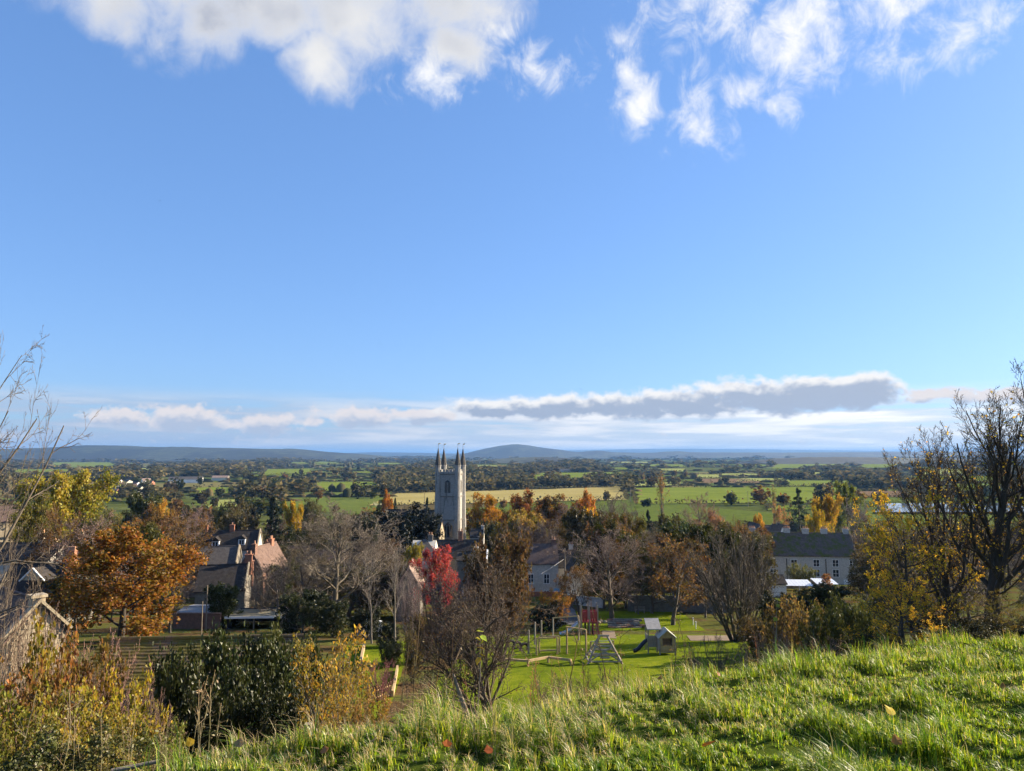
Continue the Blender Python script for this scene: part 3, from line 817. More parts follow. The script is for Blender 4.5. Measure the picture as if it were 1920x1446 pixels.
T('birch_tree', 'bare2', 372, 946, 62, 190, 'pinkish bare birch behind the dormer house', twig=(.24, .16, .14), bark=GREY)
T('birch_tree', 'bare0', 335, 958, 54, 180, 'brownish bare birch with tan leaf tips near the dormer house chimney', twig=(.20, .15, .10), bark=GREY)
T('oak_tree', 'veil1', 447, 934, 62, 215, 'olive brown oak with pale forked branches over the dormer roof', leaf=(.10, .085, .03), bark=(.2, .17, .12))
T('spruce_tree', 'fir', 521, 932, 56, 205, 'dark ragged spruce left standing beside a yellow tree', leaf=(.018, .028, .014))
T('maple_tree', 'leafy1', 553, 942, 34, 212, 'narrow bright yellow tree touching the dark spruce', leaf=(.42, .29, .03))
T('alder_tree', 'veil0', 590, 928, 64, 230, 'greyish olive alder behind the tall bare ash', leaf=(.10, .10, .04))
T('hazel_tree', 'leafy2', 150, 925, 70, 190, 'olive green tree at the shoulder of the yellow lime', leaf=(.17, .17, .035))
T('larch_tree', 'leafy0', 726, 922, 30, 300, 'small rusty orange tree alone at the edge of the stubble field', leaf=(.34, .14, .03))
T('cypress_tree', 'fir', 745, 934, 18, 290, 'tiny dark green cypress next to the small rusty tree', leaf=(.03, .05, .02))
T('pine_tree', 'fir', 800, 934, 24, 285, 'small dark pine just short of the church tower', leaf=(.025, .045, .025))
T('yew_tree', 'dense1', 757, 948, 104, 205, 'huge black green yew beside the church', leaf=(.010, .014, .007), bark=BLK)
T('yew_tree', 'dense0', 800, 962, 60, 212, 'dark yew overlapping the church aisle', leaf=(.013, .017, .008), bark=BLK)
T('maple_tree', 'leafy2', 818, 1028, 82, 90, 'rounded crimson maple in front of the grey roofs', leaf=(.44, .065, .075), bark=BLK, ybase=1150)
T('horse_chestnut', 'leafy2', 914, 928, 72, 240, 'rounded orange tipped tree just past the church tower', leaf=(.38, .20, .03))
T('beech_tree', 'leafy0', 985, 922, 78, 245, 'rust brown beech over the roof of the cottage with white windows', leaf=RUST)
T('oak_tree', 'leafy1', 978, 962, 92, 190, 'tan green domed oak behind the roof of the stone cottage', leaf=(.27, .19, .05))
T('oak_tree', 'leafy2', 1030, 930, 80, 235, 'dull brown oak in the belt of trees beyond the cottage', leaf=(.15, .09, .035))
T('cherry_tree', 'leafy0', 1098, 922, 58, 255, 'glowing orange cherry at the top of the brown tree belt', leaf=(.40, .17, .035))
T('elm_tree', 'bare1', 1065, 935, 80, 225, 'purplish bare elm in the brown tree belt', twig=(.17, .12, .10))
T('elm_tree', 'bare2', 1150, 925, 78, 240, 'grey brown bare elm at the end of the brown tree belt', twig=(.16, .125, .10))
T('ginkgo_tree', 'leafy2', 1109, 956, 44, 172, 'vivid yellow tree with a torn crown behind the gabled cottage', leaf=(.62, .36, .015))
T('elm_tree', 'bare0', 1135, 948, 90, 190, 'grey purple bare tree behind the vivid yellow one', twig=(.19, .14, .125))
T('hornbeam_tree', 'veil0', 1070, 968, 80, 160, 'thin brown tree between the vivid yellow tree and the cottage roof', leaf=(.13, .085, .035))
T('sycamore_tree', 'bare2', 1145, 985, 165, 97, 'bare forked sycamore by the lane above the climbing tower', bark=(.12, .10, .08), twig=(.19, .14, .11))
T('cherry_tree', 'veil1', 1258, 1000, 130, 92, 'half bare tree with brown leaf clusters above the playhouse', leaf=(.17, .10, .045), bark=(.10, .085, .07))
T('willow_thicket', 'thicket', 1376, 985, 175, 74, 'wide dark many stemmed bare thicket beside the bark play area', bark=(.075, .062, .045), twig=(.105, .085, .062))
T('poplar_tree', 'poplar', 1240, 884, 20, 320, 'tall thin poplar with a brown tuft standing over the bright field', leaf=(.26, .17, .09), bark=(.17, .15, .11), twig=(.20, .17, .12))
T('beech_tree', 'bare1', 1318, 924, 92, 235, 'round pinkish bare beech with copper leaves round its foot', twig=(.26, .16, .125), bark=GREY)
T('beech_tree', 'veil0', 1340, 950, 56, 232, 'low copper leaved beech under the round pinkish one', leaf=(.34, .18, .10))
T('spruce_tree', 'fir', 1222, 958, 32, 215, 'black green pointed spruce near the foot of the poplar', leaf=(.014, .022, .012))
T('laurel_tree', 'dense0', 1283, 982, 80, 150, 'glossy mid green evergreen over the long dark roof', leaf=(.055, .085, .02))
T('cedar_tree', 'cedar', 1498, 918, 64, 225, 'blue green layered cedar behind the stone terrace', leaf=(.03, .055, .035))
T('oak_tree', 'leafy1', 1547, 930, 50, 235, 'orange olive rounded tree next to the layered cedar', leaf=(.34, .22, .03))
T('hazel_tree', 'leafy0', 1530, 952, 38, 218, 'short bright yellow tree tucked under the cedar', leaf=(.44, .32, .03))
T('ash_tree', 'bare0', 1595, 927, 58, 225, 'grey bare ash with a rounded crown near the flooded meadow', twig=(.20, .17, .15), bark=GREY)
T('elm_tree', 'leafy2', 1585, 906, 54, 290, 'olive green elm rising behind the grey bare ash', leaf=(.13, .15, .035))
T('beech_tree', 'veil1', 1457, 944, 36, 240, 'salmon brown young beech short of the cedar', leaf=(.36, .20, .10))
T('poplar_tree', 'poplar', 1450, 912, 12, 290, 'slim grey poplar beside the cedar', leaf=(.2, .16, .1), twig=(.2, .17, .13))
T('willow_tree', 'veil0', 1390, 968, 40, 230, 'grey green willow by the white gable', leaf=(.14, .15, .06))
T('maple_tree', 'leafy1', 1422, 966, 22, 228, 'small orange tree peeping over the white gable', leaf=(.42, .24, .04))
T('whitebeam_tree', 'veil0', 1072, 1000, 60, 152, 'brown twiggy tree behind the cottage end wall', leaf=(.13, .09, .04))
T('apple_tree', 'veil1', 1085, 1058, 62, 99, 'small russet tree shading the lane wall', leaf=(.20, .12, .06))
T('hawthorn_bush', 'bush_autumn', 1040, 1106, 56, 92, 'low orange gold hawthorn at the lane corner', leaf=(.36, .19, .04), cat='bush')
T('box_bush', 'dense1', 1030, 1130, 62, 86, 'dark clipped evergreen at the edge of the playground', leaf=(.014, .02, .008), cat='bush')
T('laurel_bush', 'dense0', 420, 1096, 66, 90, 'round green laurel bush between the slate roof and the garage', leaf=(.055, .07, .018), cat='bush')
T('buddleia_bush', 'thicket', 494, 1068, 72, 95, 'pale lit bare bush behind the open garage', twig=(.30, .24, .16), bark=(.24, .2, .14), cat='bush')
T('ivy_tree', 'dense1', 535, 1050, 60, 104, 'olive ivy covered tree stump beside the pale bush', leaf=(.08, .085, .02), cat='bush')
T('privet_bush', 'dense0', 570, 1112, 92, 82, 'large dark evergreen clump at the end of the garage', leaf=(.03, .04, .012), cat='bush')
T('privet_bush', 'dense1', 625, 1120, 60, 80, 'dark green privet at the foot of the tall bare ash', leaf=(.04, .05, .014), cat='bush')
T('holly_bush', 'dense0', 690, 1140, 60, 76, 'dark holly clump below the pale garden wall', leaf=(.022, .028, .01), cat='bush')
T('yew_bush', 'dense1', 727, 1165, 42, 68, 'rounded dark bush on the garden lawn', leaf=(.016, .024, .012), cat='bush')
T('hazel_tree', 'sapling', 742, 1015, 74, 66, 'thin pale bare sapling rising from the garden', bark=(.19, .165, .13), twig=(.25, .21, .17))
T('hazel_tree', 'sapling', 700, 1030, 70, 72, 'grey bare sapling nearer the tall ash', bark=(.15, .13, .11), twig=(.21, .175, .145))
T('hazel_tree', 'thicket', 772, 1060, 66, 70, 'mauve grey bare hazel clump beside the crimson maple', twig=(.20, .15, .14), bark=GREY)
T('gold_shrub', 'leafy1', 776, 1022, 34, 120, 'small olive yellow shrub by the hipped grey roof', leaf=(.30, .25, .05), cat='bush')
T('juniper_tree', 'dense0', 688, 968, 60, 150, 'grey green shrub mass behind the tall bare ash', leaf=(.04, .045, .02), cat='bush')
T('shrub_rose', 'thicket_leafy', 1500, 1058, 46, 160, 'round grey green shrub in front of the stone terrace', leaf=(.11, .12, .05), cat='bush')
T('copper_shrub', 'leafy2', 1547, 1076, 22, 148, 'small copper shrub beside the translucent roof', leaf=(.34, .17, .08), cat='bush')
T('elder_bush', 'veil0', 1622, 1030, 70, 120, 'grey green leafless elder hiding the end of the terrace', leaf=(.09, .09, .05), bark=GREY)
T('elder_bush', 'thicket', 1640, 990, 90, 105, 'dark twiggy elder clump at the end of the terrace', bark=(.08, .07, .055), twig=(.12, .10, .08))
T('alder_tree', 'bare1', 325, 1040, 95, 84, 'grey brown bare alder in front of the barn roof', twig=(.15, .115, .09), bark=(.1, .085, .07))
T('alder_tree', 'bare0', 528, 1035, 110, 92, 'spreading bare alder hiding the pink tiled house', twig=(.17, .135, .105), bark=(.12, .10, .08))
T('alder_tree', 'bare2', 690, 985, 130, 100, 'tall grey bare tree beside the great yew', twig=(.18, .145, .115), bark=(.13, .11, .09))
T('alder_tree', 'bare1', 575, 1000, 120, 96, 'olive brown bare tree crowding the tall ash', twig=(.15, .12, .085), bark=(.1, .085, .065))
T('alder_tree', 'veil0', 150, 1050, 100, 82, 'dark brown half bare tree pressed behind the orange beech', leaf=(.10, .075, .03), twig=(.12, .09, .07), bark=(.08, .065, .05))
T('holly_tree', 'dense0', 128, 1085, 70, 84, 'dark holly between the slate house and the orange beech', leaf=(.03, .036, .013))
# right-hand bank
T('willow_bush', 'thicket_leafy', 1500, 1125, 120, 50, 'rounded russet olive bush on the bank below the terrace', leaf=(.14, .10, .045), cat='bush', twig=(.17, .13, .09))
T('broom_bush', 'bush', 1580, 1128, 110, 44, 'dark green broom bush on the bank', leaf=(.05, .06, .014), cat='bush')
T('broom_bush', 'bush', 1650, 1150, 80, 40, 'smaller olive broom bush under the yellow maple', leaf=(.075, .075, .02), cat='bush')
T('bramble_bush', 'thicket_leafy', 1430, 1155, 100, 58, 'low brown bramble at the foot of the dark thicket', leaf=(.085, .065, .03), cat='bush', twig=(.13, .10, .07))
T('privet_bush', 'dense0', 1545, 1098, 96, 96, 'long dark hedge bush below the translucent roof', leaf=(.03, .042, .012), cat='bush')
T('privet_bush', 'dense1', 1480, 1112, 60, 100, 'dark hedge bush by the small white outbuilding', leaf=(.025, .032, .012), cat='bush')
T('bramble_bush', 'dense1', 1452, 1112, 86, 63, 'dark bramble mound added to shade the lawn, between thicket and russet bush', leaf=(.03, .034, .013), cat='bush')  # bush added to throw the dark shadow band across the lawn
# group of thin trees behind the playground wall
for i, (px, yt, w, d, lab) in enumerate([(1195, 1040, 60, 104, 'thin bare tree over the stone steps'), (1320, 1050, 70, 100, 'thin bare tree behind the bark play area'),
        (1225, 1075, 50, 112, 'short twiggy tree against the garden wall'), (1290, 1030, 60, 108, 'slender brown tree beside the half bare one')]):
    T('birch_tree', ('bare1', 'bare2', 'veil0', 'bare0')[i], px, yt, w, d, lab, leaf=(.15, .10, .04), twig=(.17, .13, .10), bark=(.14, .12, .10))

# ------------------------------------------------------------------ belts of trees round the town: nothing tells these apart one by one
rgf = random.Random(21)
KEEP = [(800, 884, 0, 999), (1410, 1600, 90, 240), (360, 505, 70, 185), (985, 1055, 60, 150), (785, 905, 60, 240), (0, 60, 60, 200)]
def skyline(px):
    return float(np.interp(px, [0, 60, 190, 300, 420, 560, 640, 700, 800, 880, 960, 1050, 1180, 1215, 1300, 1420, 1520, 1640, 1800, 1920],
                           [925, 935, 950, 945, 945, 938, 940, 950, 950, 948, 932, 932, 936, 965, 955, 965, 960, 950, 950, 950]))
n_f = 0
PAL = [((.11, .065, .028), (.13, .095, .08), 'brown'), ((.075, .062, .024), (.14, .11, .085), 'dull olive'), ((.16, .095, .034), (.12, .09, .07), 'russet'), ((.10, .09, .028), (.15, .12, .09), 'olive'),
       ((.24, .13, .03), (.11, .085, .07), 'tawny orange'), ((.04, .045, .015), (.10, .08, .062), 'dark green'), ((.14, .08, .04), (.16, .11, .095), 'purplish brown')]
MARKS = [(-20, 'past the cream cottages'), (70, 'by the cream cottages'), (118, 'over the yellow lime'), (190, 'over the orange beech'), (250, 'by the dark holm oak'), (303, 'by the golden maple'), (372, 'by the pinkish birch'), (425, 'over the dormer house'),
         (485, 'between dormer house and spruce'), (521, 'by the ragged spruce'), (560, 'by the narrow yellow tree'), (633, 'over the tall bare ash'), (700, 'between tall ash and yew'), (757, 'over the great yew'), (843, 'in line with the church tower'),
         (915, 'just past the church tower'), (978, 'over the domed tan oak'), (1030, 'above the blue doored cottage'), (1109, 'by the vivid yellow tree'), (1165, 'over the bare sycamore'), (1240, 'by the thin poplar'), (1320, 'by the round pinkish beech'),
         (1376, 'over the dark thicket'), (1430, 'by the white gable'), (1498, 'by the layered cedar'), (1560, 'between cedar and grey ash'), (1610, 'by the grey bare ash'), (1700, 'behind the yellow maple'), (1790, 'behind the slender dark stem'), (1850, 'behind the tall dark ash'), (1925, 'behind the tallest tree')]
def mark(px): return min(MARKS, key=lambda m: abs(m[0] - px))[1]
USED = {}
def unique(base):
    USED[base] = USED.get(base, 0) + 1
    return base if USED[base] == 1 else '%s, %s' % (base, ['', '', 'second', 'third', 'fourth', 'fifth', 'sixth', 'seventh', 'eighth', 'ninth', 'tenth', 'eleventh', 'twelfth'][min(USED[base], 12)])
BELTS = [(560, 800, 98, 135, 18, 'twiggy tree in the gardens between the tall ash and the crimson maple'),
         (40, 340, 105, 150, 16, 'brown or olive tree among the cottages by the orange beech'),
         (500, 700, 118, 160, 14, 'dull brown tree among the roofs between the dormer house and the church'),
         (1090, 1420, 105, 165, 26, 'brown twiggy tree above the playground between the cottages and the terrace'),
         (60, 330, 150, 300, 34, 'brown or olive tree in the thick belt below the white housing estate'),
         (330, 800, 160, 330, 44, 'brown twiggy tree in the belt behind the dormer house and tall ash'),
         (880, 1200, 160, 330, 50, 'rust or brown tree in the crowded belt beyond the stone cottages'),
         (1200, 1640, 170, 440, 50, 'small mixed tree in the gardens behind the terrace'),
         (1620, 1940, 70, 260, 30, 'grey brown twiggy tree filling the low ground beneath the yellow leaved maples')]
for (x0, x1, d0, d1, n, lab) in BELTS:
    k = 0
    while k < n:
        px = rgf.uniform(x0, x1); d = d0 * (d1 / d0) ** rgf.random()
        if any(a < px < b and e < d < f for a, b, e, f in KEEP): continue
        f = (d - d0) / (d1 - d0)
        yt = skyline(px) + (1 - f) * rgf.uniform(20, 60) + rgf.uniform(0, 22)
        w = rgf.uniform(6, 11) * F / d
        leaf, twig, cw = rgf.choice(PAL)
        kind = rgf.choice(['bare0', 'bare1', 'bare2', 'veil0', 'veil1', 'veil0', 'leafy0', 'leafy1', 'leafy2', 'dense0' if leaf[0] < .11 else 'veil1'])
        if x0 == 500: yt = rgf.uniform(1005, 1045)
        if x0 == 560: yt = rgf.uniform(1035, 1085)
        if x0 in (500, 560, 1620): leaf, twig, cw = rgf.choice([((.09, .075, .04), (.15, .12, .095), 'grey brown'), ((.11, .085, .045), (.165, .13, .105), 'pale brown'), ((.08, .08, .035), (.14, .12, .095), 'grey olive')]); kind = rgf.choice(['bare0', 'bare1', 'bare2', 'veil0', 'veil1'])
        form = {'b': 'bare', 'v': 'half bare', 'l': 'leafy', 'd': 'evergreen'}[kind[0]]
        wide = 'wide' if w * d / F > 9.3 else ('narrow' if w * d / F < 7.4 else 'round')
        row = 'front row' if f < .33 else ('back row' if f > .66 else 'middle row')
        T('belt_tree', kind, px, yt, w, d, unique('%s %s %s tree %s, %s' % (wide, cw, form, mark(px), row)), leaf=leaf, bark=(.10, .08, .06), twig=twig, group=lab)
        k += 1

# ------------------------------------------------------------------ far trees, hedges, woods on the plain
def clump(rg, n, shape=(1, 1, 1), card=.5, shell=.5):
    """a crown of leaf clumps inside an uneven ellipsoid standing on z=0"""
    d = norm(rg.normal(0, 1, (n, 3)))
    r = (shell + (1 - shell) * rg.random(n))[:, None]
    lump = .8 + .35 * np.sin(d[:, :1] * 4 + rg.random() * 6) * np.cos(d[:, 1:2] * 3 + rg.random() * 6)
    p = d * r * lump * np.array(shape) * .5 + np.array([0, 0, shape[2] * .52])
    return leaf_cards(rg, p, card, .9, 0, 0)
FAR = []
rgn = np.random.default_rng(77)
for i in range(4):
    v, f = clump(rgn, 170, (1.0, 1.0, [1.0, 1.25, .85, 1.5][i]), .24)
    tv, tf = tubes([(np.array([[0, 0, -.05]]), np.array([[0, 0, .5]]), np.array([.035]), np.array([.02]))], 5)
    me = np_mesh('far_tree', np.concatenate([v, tv]), [f, tf + len(v)])
    me.materials.append(M['leaf'])
    FAR.append(me)
FARPAL = [(.05, .048, .022, 'dark'), (.075, .06, .028, 'dusky brown'), (.10, .075, .035, 'brown'), (.045, .055, .02, 'dark green'), (.13, .085, .03, 'tawny'), (.085, .09, .03, 'olive'), (.16, .10, .04, 'orange brown'), (.06, .05, .035, 'grey brown')]
def far_tree(x, y, h, w, label, group, col):
    o = bpy.data.objects.new('field_tree', FAR[rgf.randrange(4)]); COL.objects.link(o)
    o.location = (x, y, H(x, y) - .2); o.scale = (w, w, h); o.rotation_euler = (0, 0, rgf.uniform(0, 6.28)); o.color = (*col, 1)
    return tag(o, label, 'tree', group)
n_far = 0
while n_far < 230:
    px = rgf.uniform(-20, 1940); d = 340 * (1500 / 340) ** rgf.random()
    x = (px - 960) / F * d
    if in_field(x, d, 1.03) and rgf.random() < .985: continue
    if px > 1180 and px < 1600 and d < 560: continue
    if 560 < px < 1180 and 360 < d < 640 and rgf.random() < .8: continue
    if 1600 < px < 1960 and d < 560: continue
    h = rgf.uniform(4.5, 11.5)
    fc = rgf.choice(FARPAL); wr = rgf.uniform(.8, 1.5)
    far_tree(x, d, h, h * wr, unique('%s %s %s tree, %s plain, %s' % ('tiny' if h < 7 else 'small', 'spreading' if wr > 1.2 else 'upright', fc[3], 'near' if d < 560 else ('middle' if d < 950 else 'far'), mark(px).replace('behind', 'beyond'))), 'hedgerow trees scattered over the plain', fc[:3])
    n_far += 1
# woodland masses
vs, fs, off = [], [], 0
rw = np.random.default_rng(5)
cnt = 0
WV = [clump(rw, 32, (1, 1, s_), .42) for s_ in (.9, 1.0, 1.2)]
WN = [clump(rw, 80, (1, 1, s_), .25) for s_ in (.9, 1.0, 1.2)]
while cnt < 2700:
    px = rw.uniform(-60, 1980); d = 560 * (9000 / 560) ** rw.random()
    x = (px - 960) / F * d
    wood = float(fbm(x / (160 + d * .12), d / (260 + d * .3), 31, 3)) + (.05 if px < 900 else (0 if px < 1180 else -.05)) - (.06 if d < 800 else 0)
    if wood < .50 and rw.random() > .09: continue
    if in_field(x, d, 1.02): continue
    if 1180 < px < 1960 and d < 900: continue
    if 560 < px < 1180 and d < 700: continue
    if 165 < px < 300 and 780 < d < 1120: continue
    if 300 < px < 450 and 700 < d < 1300: continue
    h = rw.uniform(7, 14) * (1 + d / 9000); w_ = h * rw.uniform(1.0, 1.9) * (1 + d / 3500)
    v, f = (WN if d < 1250 else WV)[rw.integers(0, 3)]
    a = rw.uniform(0, 6.28)
    vv = np.stack([v[:, 0] * math.cos(a) - v[:, 1] * math.sin(a), v[:, 0] * math.sin(a) + v[:, 1] * math.cos(a), v[:, 2]], 1) * np.array([w_, w_, h]) + np.array([x, d, H(x, d) - .3])
    vs.append(vv); fs.append(f + off); off += len(vv); cnt += 1
def wood_mat():
    m, t = material('woodland')
    P = world_co(t)
    ri = t.n('ShaderNodeNewGeometry').outputs['Random Per Island']
    n = t.noise(P, .018, 4, .7)
    col = t.ramp(t.m('ADD', t.m('MULTIPLY', n, .8), t.m('MULTIPLY', ri, .2)), [(.36, (.05, .055, .025)), (.48, (.09, .085, .04)), (.54, (.15, .115, .05)), (.6, (.09, .09, .042)), (.7, (.17, .125, .055))])
    d = t.n('ShaderNodeBsdfDiffuse'); t.l(col, d.inputs[0])
    tr = t.n('ShaderNodeBsdfTranslucent'); t.l(col, tr.inputs[0])
    mx = t.n('ShaderNodeMixShader'); mx.inputs[0].default_value = .3
    t.l(d.outputs[0], mx.inputs[1]); t.l(tr.outputs[0], mx.inputs[2])
    return finish(m, t, mx.outputs[0])
M['wood'] = wood_mat()
tag(link('far_woods', np_mesh('far_woods', np.concatenate(vs), np.concatenate(fs)), M['wood']), kind='stuff')
# far hedge lines, too many and too thin to tell apart
hv, hf, off = [], [], 0
rh_ = np.random.default_rng(19)
for row in range(74):
    d = 640 * (7500 / 640) ** (row / 73) * rh_.uniform(.985, 1.015)
    x = -.78 * d; end = .78 * d
    tilt = rh_.normal(0, .05)
    while x < end:
        L = rh_.uniform(60, 340) * (1 + d / 4000)
        if rh_.random() < .62:
            n = max(3, int(L / (9 + d * .006)))
            xx = x + L * (np.arange(n) + rh_.random(n)) / n; yy = d + (xx - x) * (tilt + rh_.normal(0, .03))
            ok = np.array([not in_field(a_, b_, .96) for a_, b_ in zip(xx, yy)])
            px_ = 960 + xx / yy * F
            ok &= ~((px_ > 1180) & (yy < 700)); ok &= ~((px_ > 560) & (px_ < 1180) & (yy < 690))
            xx, yy = xx[ok], yy[ok]
            if len(xx):
                big = rh_.random(len(xx)) < .10
                hh_ = np.where(big, rh_.uniform(6, 10, len(xx)), rh_.uniform(1.8, 3.6, len(xx))) * (1 + d / 9000)
                ww = np.where(big, hh_ * .5, L / n * .62 + 1)
                zz = Hh(xx, yy) - .3
                nb = 6
                ang = np.arange(nb) * 2 * math.pi / nb
                base = np.stack([np.cos(ang), np.sin(ang)], 1)
                V = np.zeros((len(xx), 2 * nb + 1, 3))
                for k_, (s0, z0) in enumerate(((1.0, 0.0), (.85, .68))):
                    jit = rh_.uniform(.75, 1.25, (len(xx), nb))
                    V[:, k_ * nb:(k_ + 1) * nb, 0] = xx[:, None] + base[None, :, 0] * ww[:, None] * s0 * jit
                    V[:, k_ * nb:(k_ + 1) * nb, 1] = yy[:, None] + base[None, :, 1] * np.where(big, ww, 1.6)[:, None] * s0 * jit
                    V[:, k_ * nb:(k_ + 1) * nb, 2] = zz[:, None] + hh_[:, None] * z0 * jit
                V[:, 2 * nb] = np.stack([xx, yy, zz + hh_], 1)
                bb = (np.arange(len(xx)) * (2 * nb + 1))[:, None] + off
                for k_ in range(nb):
                    hf.append(np.concatenate([bb + np.array([[k_, (k_ + 1) % nb, nb + (k_ + 1) % nb]]), bb + np.array([[k_, nb + (k_ + 1) % nb, nb + k_]]), bb + np.array([[nb + k_, nb + (k_ + 1) % nb, 2 * nb]])]))
                hv.append(V.reshape(-1, 3)); off += len(xx) * (2 * nb + 1)
        x += L + rh_.uniform(0, 120) * (1 + d / 4000)
tag(link('far_hedgerows', np_mesh('far_hedgerows', np.concatenate(hv), np.concatenate(hf)), M['wood']), kind='stuff')
# hedges along the field edges
def hedge(x0, y0, x1, y1, hgt, wid, label, group, seed):
    rg = np.random.default_rng(seed)
    L = math.hypot(x1 - x0, y1 - y0); n = int(min(620, max(50, L * 1.3)))
    t = rg.random(n)
    lump = .6 + .8 * fbm(t * L / 14.0, t * 0 + seed, seed, 3)
    x = x0 + (x1 - x0) * t + rg.normal(0, wid * .35, n); y = y0 + (y1 - y0) * t + rg.normal(0, wid * .5, n)
    z = Hh(x, y) + rg.random(n) ** .8 * hgt * lump
    v, f = leaf_cards(rg, np.stack([x, y, z], 1), max(1.0, L / n * 2.6), .9)
    o = bpy.data.objects.new('field_hedge', np_mesh('field_hedge', v, f)); COL.objects.link(o)
    o.data.materials.append(M['wood'])
    return tag(o, label, 'hedge', group)
sd = 900
FN = {'field_green': 'green', 'field_pale': 'pale green', 'field_tan': 'stubble', 'field_brown': 'ploughed brown'}
for fi, q in enumerate(FIELD_XY):
    fpx = sum(p[0] for p in FIELDS[fi][:4]) / 4
    for i in (0, 1, 2, 3):
        (x0, y0), (x1, y1) = q[i], q[(i + 1) % 4]
        if i in (1, 3) and rgf.random() < .35: continue
        sd += 1
        hedge(x0, y0, x1, y1, 3.2 if i in (0, 2) else 2.6, 2.4, unique('hedgerow, %s edge of %s field, %s' % (('near', 'east', 'far', 'west')[i], FN[FIELDS[fi][4]], mark(fpx).replace('behind', 'beyond'))), 'hedgerows between the fields of the plain', sd)
# ------------------------------------------------------------------ buildings
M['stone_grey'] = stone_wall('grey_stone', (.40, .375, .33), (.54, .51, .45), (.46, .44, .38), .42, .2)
M['stone_cream'] = stone_wall('cream_stone', (.30, .25, .17), (.43, .36, .25), (.33, .28, .2), .38, .18)
M['stone_church'] = stone_wall('church_stone', (.25, .24, .22), (.36, .345, .305), (.23, .225, .2), .8, .38, stain=(.035, .035, .033), lichen=(.33, .32, .27))
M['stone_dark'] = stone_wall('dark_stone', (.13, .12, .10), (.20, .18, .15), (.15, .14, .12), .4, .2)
M['spire_stone'] = stone_wall('spire_stone', (.075, .068, .06), (.11, .10, .088), (.08, .075, .065), .5, .3)
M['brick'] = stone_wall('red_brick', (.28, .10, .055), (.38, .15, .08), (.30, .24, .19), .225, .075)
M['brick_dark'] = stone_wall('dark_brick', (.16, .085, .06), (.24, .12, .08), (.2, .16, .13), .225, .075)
M['render_white'] = mottled('white_render', (.66, .65, .62), (.80, .79, .76), 1.5, .9, .1)
M['render_cream'] = mottled('cream_render', (.52, .47, .37), (.66, .60, .48), 1.5, .9, .1)
M['slate'] = tile_roof('slate', (.030, .027, .026), (.055, .048, .044), (.10, .095, .05), .60, .2, .28)
M['slate_grey'] = tile_roof('grey_slate', (.075, .068, .064), (.115, .104, .096), (.14, .13, .08), .60, .2, .28)
M['slate_moss'] = tile_roof('mossy_slate', (.10, .078, .066), (.15, .115, .10), (.085, .095, .016), .45, .2, .28)
M['tile_brown'] = tile_roof('brown_tile', (.10, .07, .06), (.16, .11, .09), (.09, .09, .03), .60, .16, .2)
M['tile_red'] = tile_roof('red_tile', (.14, .09, .073), (.20, .138, .112), None, .5, .16, .2)
M['tile_tan'] = tile_roof('tan_tile', (.24, .17, .13), (.35, .26, .21), (.16, .12, .09), .60, .16, .2)
M['white_paint'] = mottled('white_paint', (.72, .72, .70), (.82, .82, .80), 4, .55, .05)
M['blue_paint'] = mottled('pale_blue_paint', (.16, .36, .55), (.20, .42, .62), 4, .5, .05)
M['navy_paint'] = mottled('navy_paint', (.022, .026, .045), (.035, .04, .065), 3, .6, .1)
M['clay_pot'] = mottled('clay_pot', (.42, .22, .12), (.55, .31, .18), 4, .85, .1)
M['lead'] = mottled('lead_sheet', (.14, .14, .145), (.22, .22, .22), 2, .6, .15)
M['dark_iron'] = mottled('dark_iron', (.02, .02, .022), (.04, .04, .042), 4, .6, .1)
M['gilt'] = mottled('gilded_metal', (.55, .40, .12), (.68, .52, .2), 4, .4, .05, metallic=.7)
M['play_grey'] = mottled('grey_cable', (.36, .35, .33), (.46, .45, .43), 4, .6, .05)
M['pole_wood'] = mottled('weathered_pole', (.16, .13, .095), (.26, .22, .16), 6, .9, .4, stretch=(1, 1, .2))
def glass_mat():
    m, t = material('window_glass')
    n = t.noise(obj_co(t), .7, 2, .5)
    return finish(m, t, principled(t, t.ramp(n, [(.4, (.015, .018, .022)), (.65, (.05, .055, .06))]), .06, n, .06, .02, 0, .6))
M['glass'] = glass_mat()
def roof_mesh(parent, W, dep, he, hr, mat, over=.25, th=.16, name='roof', lift=.0):
    """saddle roof, ridge along local x; (y,z) section"""
    hy = dep / 2; sl = (hr - he) / hy; oy = hy + over
    ze = he - sl * over
    sec = [(-oy, ze + .02), (0, hr + .02), (oy, ze + .02), (oy, ze + th + .02), (0, hr + th * 1.15), (-oy, ze + th + .02)]
    n = len(sec); x0, x1 = -W / 2 - over * .6, W / 2 + over * .6
    mb = MB()
    mb.add([(x0, y, z) for y, z in sec] + [(x1, y, z) for y, z in sec],
           [(0, 1, 4, 5), (1, 2, 3, 4), (n + 1, n, n + 5, n + 4), (n + 2, n + 1, n + 4, n + 3)] + [(i, n + i, n + (i + 1) % n, (i + 1) % n) for i in range(n)])
    o = mb.build(name, mat, parent)
    MB().tube((x0, 0, hr + th * 1.05), (x1, 0, hr + th * 1.05), .11, n=6).build('ridge_tile', mat, o)
    return o
def wall_mesh(parent, W, dep, he, hr, mat, name='wall'):
    mb = MB(); hy = dep / 2; w = W / 2
    sec = [(-hy, 0), (hy, 0), (hy, he), (0, hr), (-hy, he)]
    n = 5
    mb.add([(-w, y, z) for y, z in sec] + [(w, y, z) for y, z in sec], [(4, 3, 2, 1, 0), (5, 6, 7, 8, 9)] + [(i, (i + 1) % n, n + (i + 1) % n, n + i) for i in range(n)])
    return mb.build(name, mat, parent)
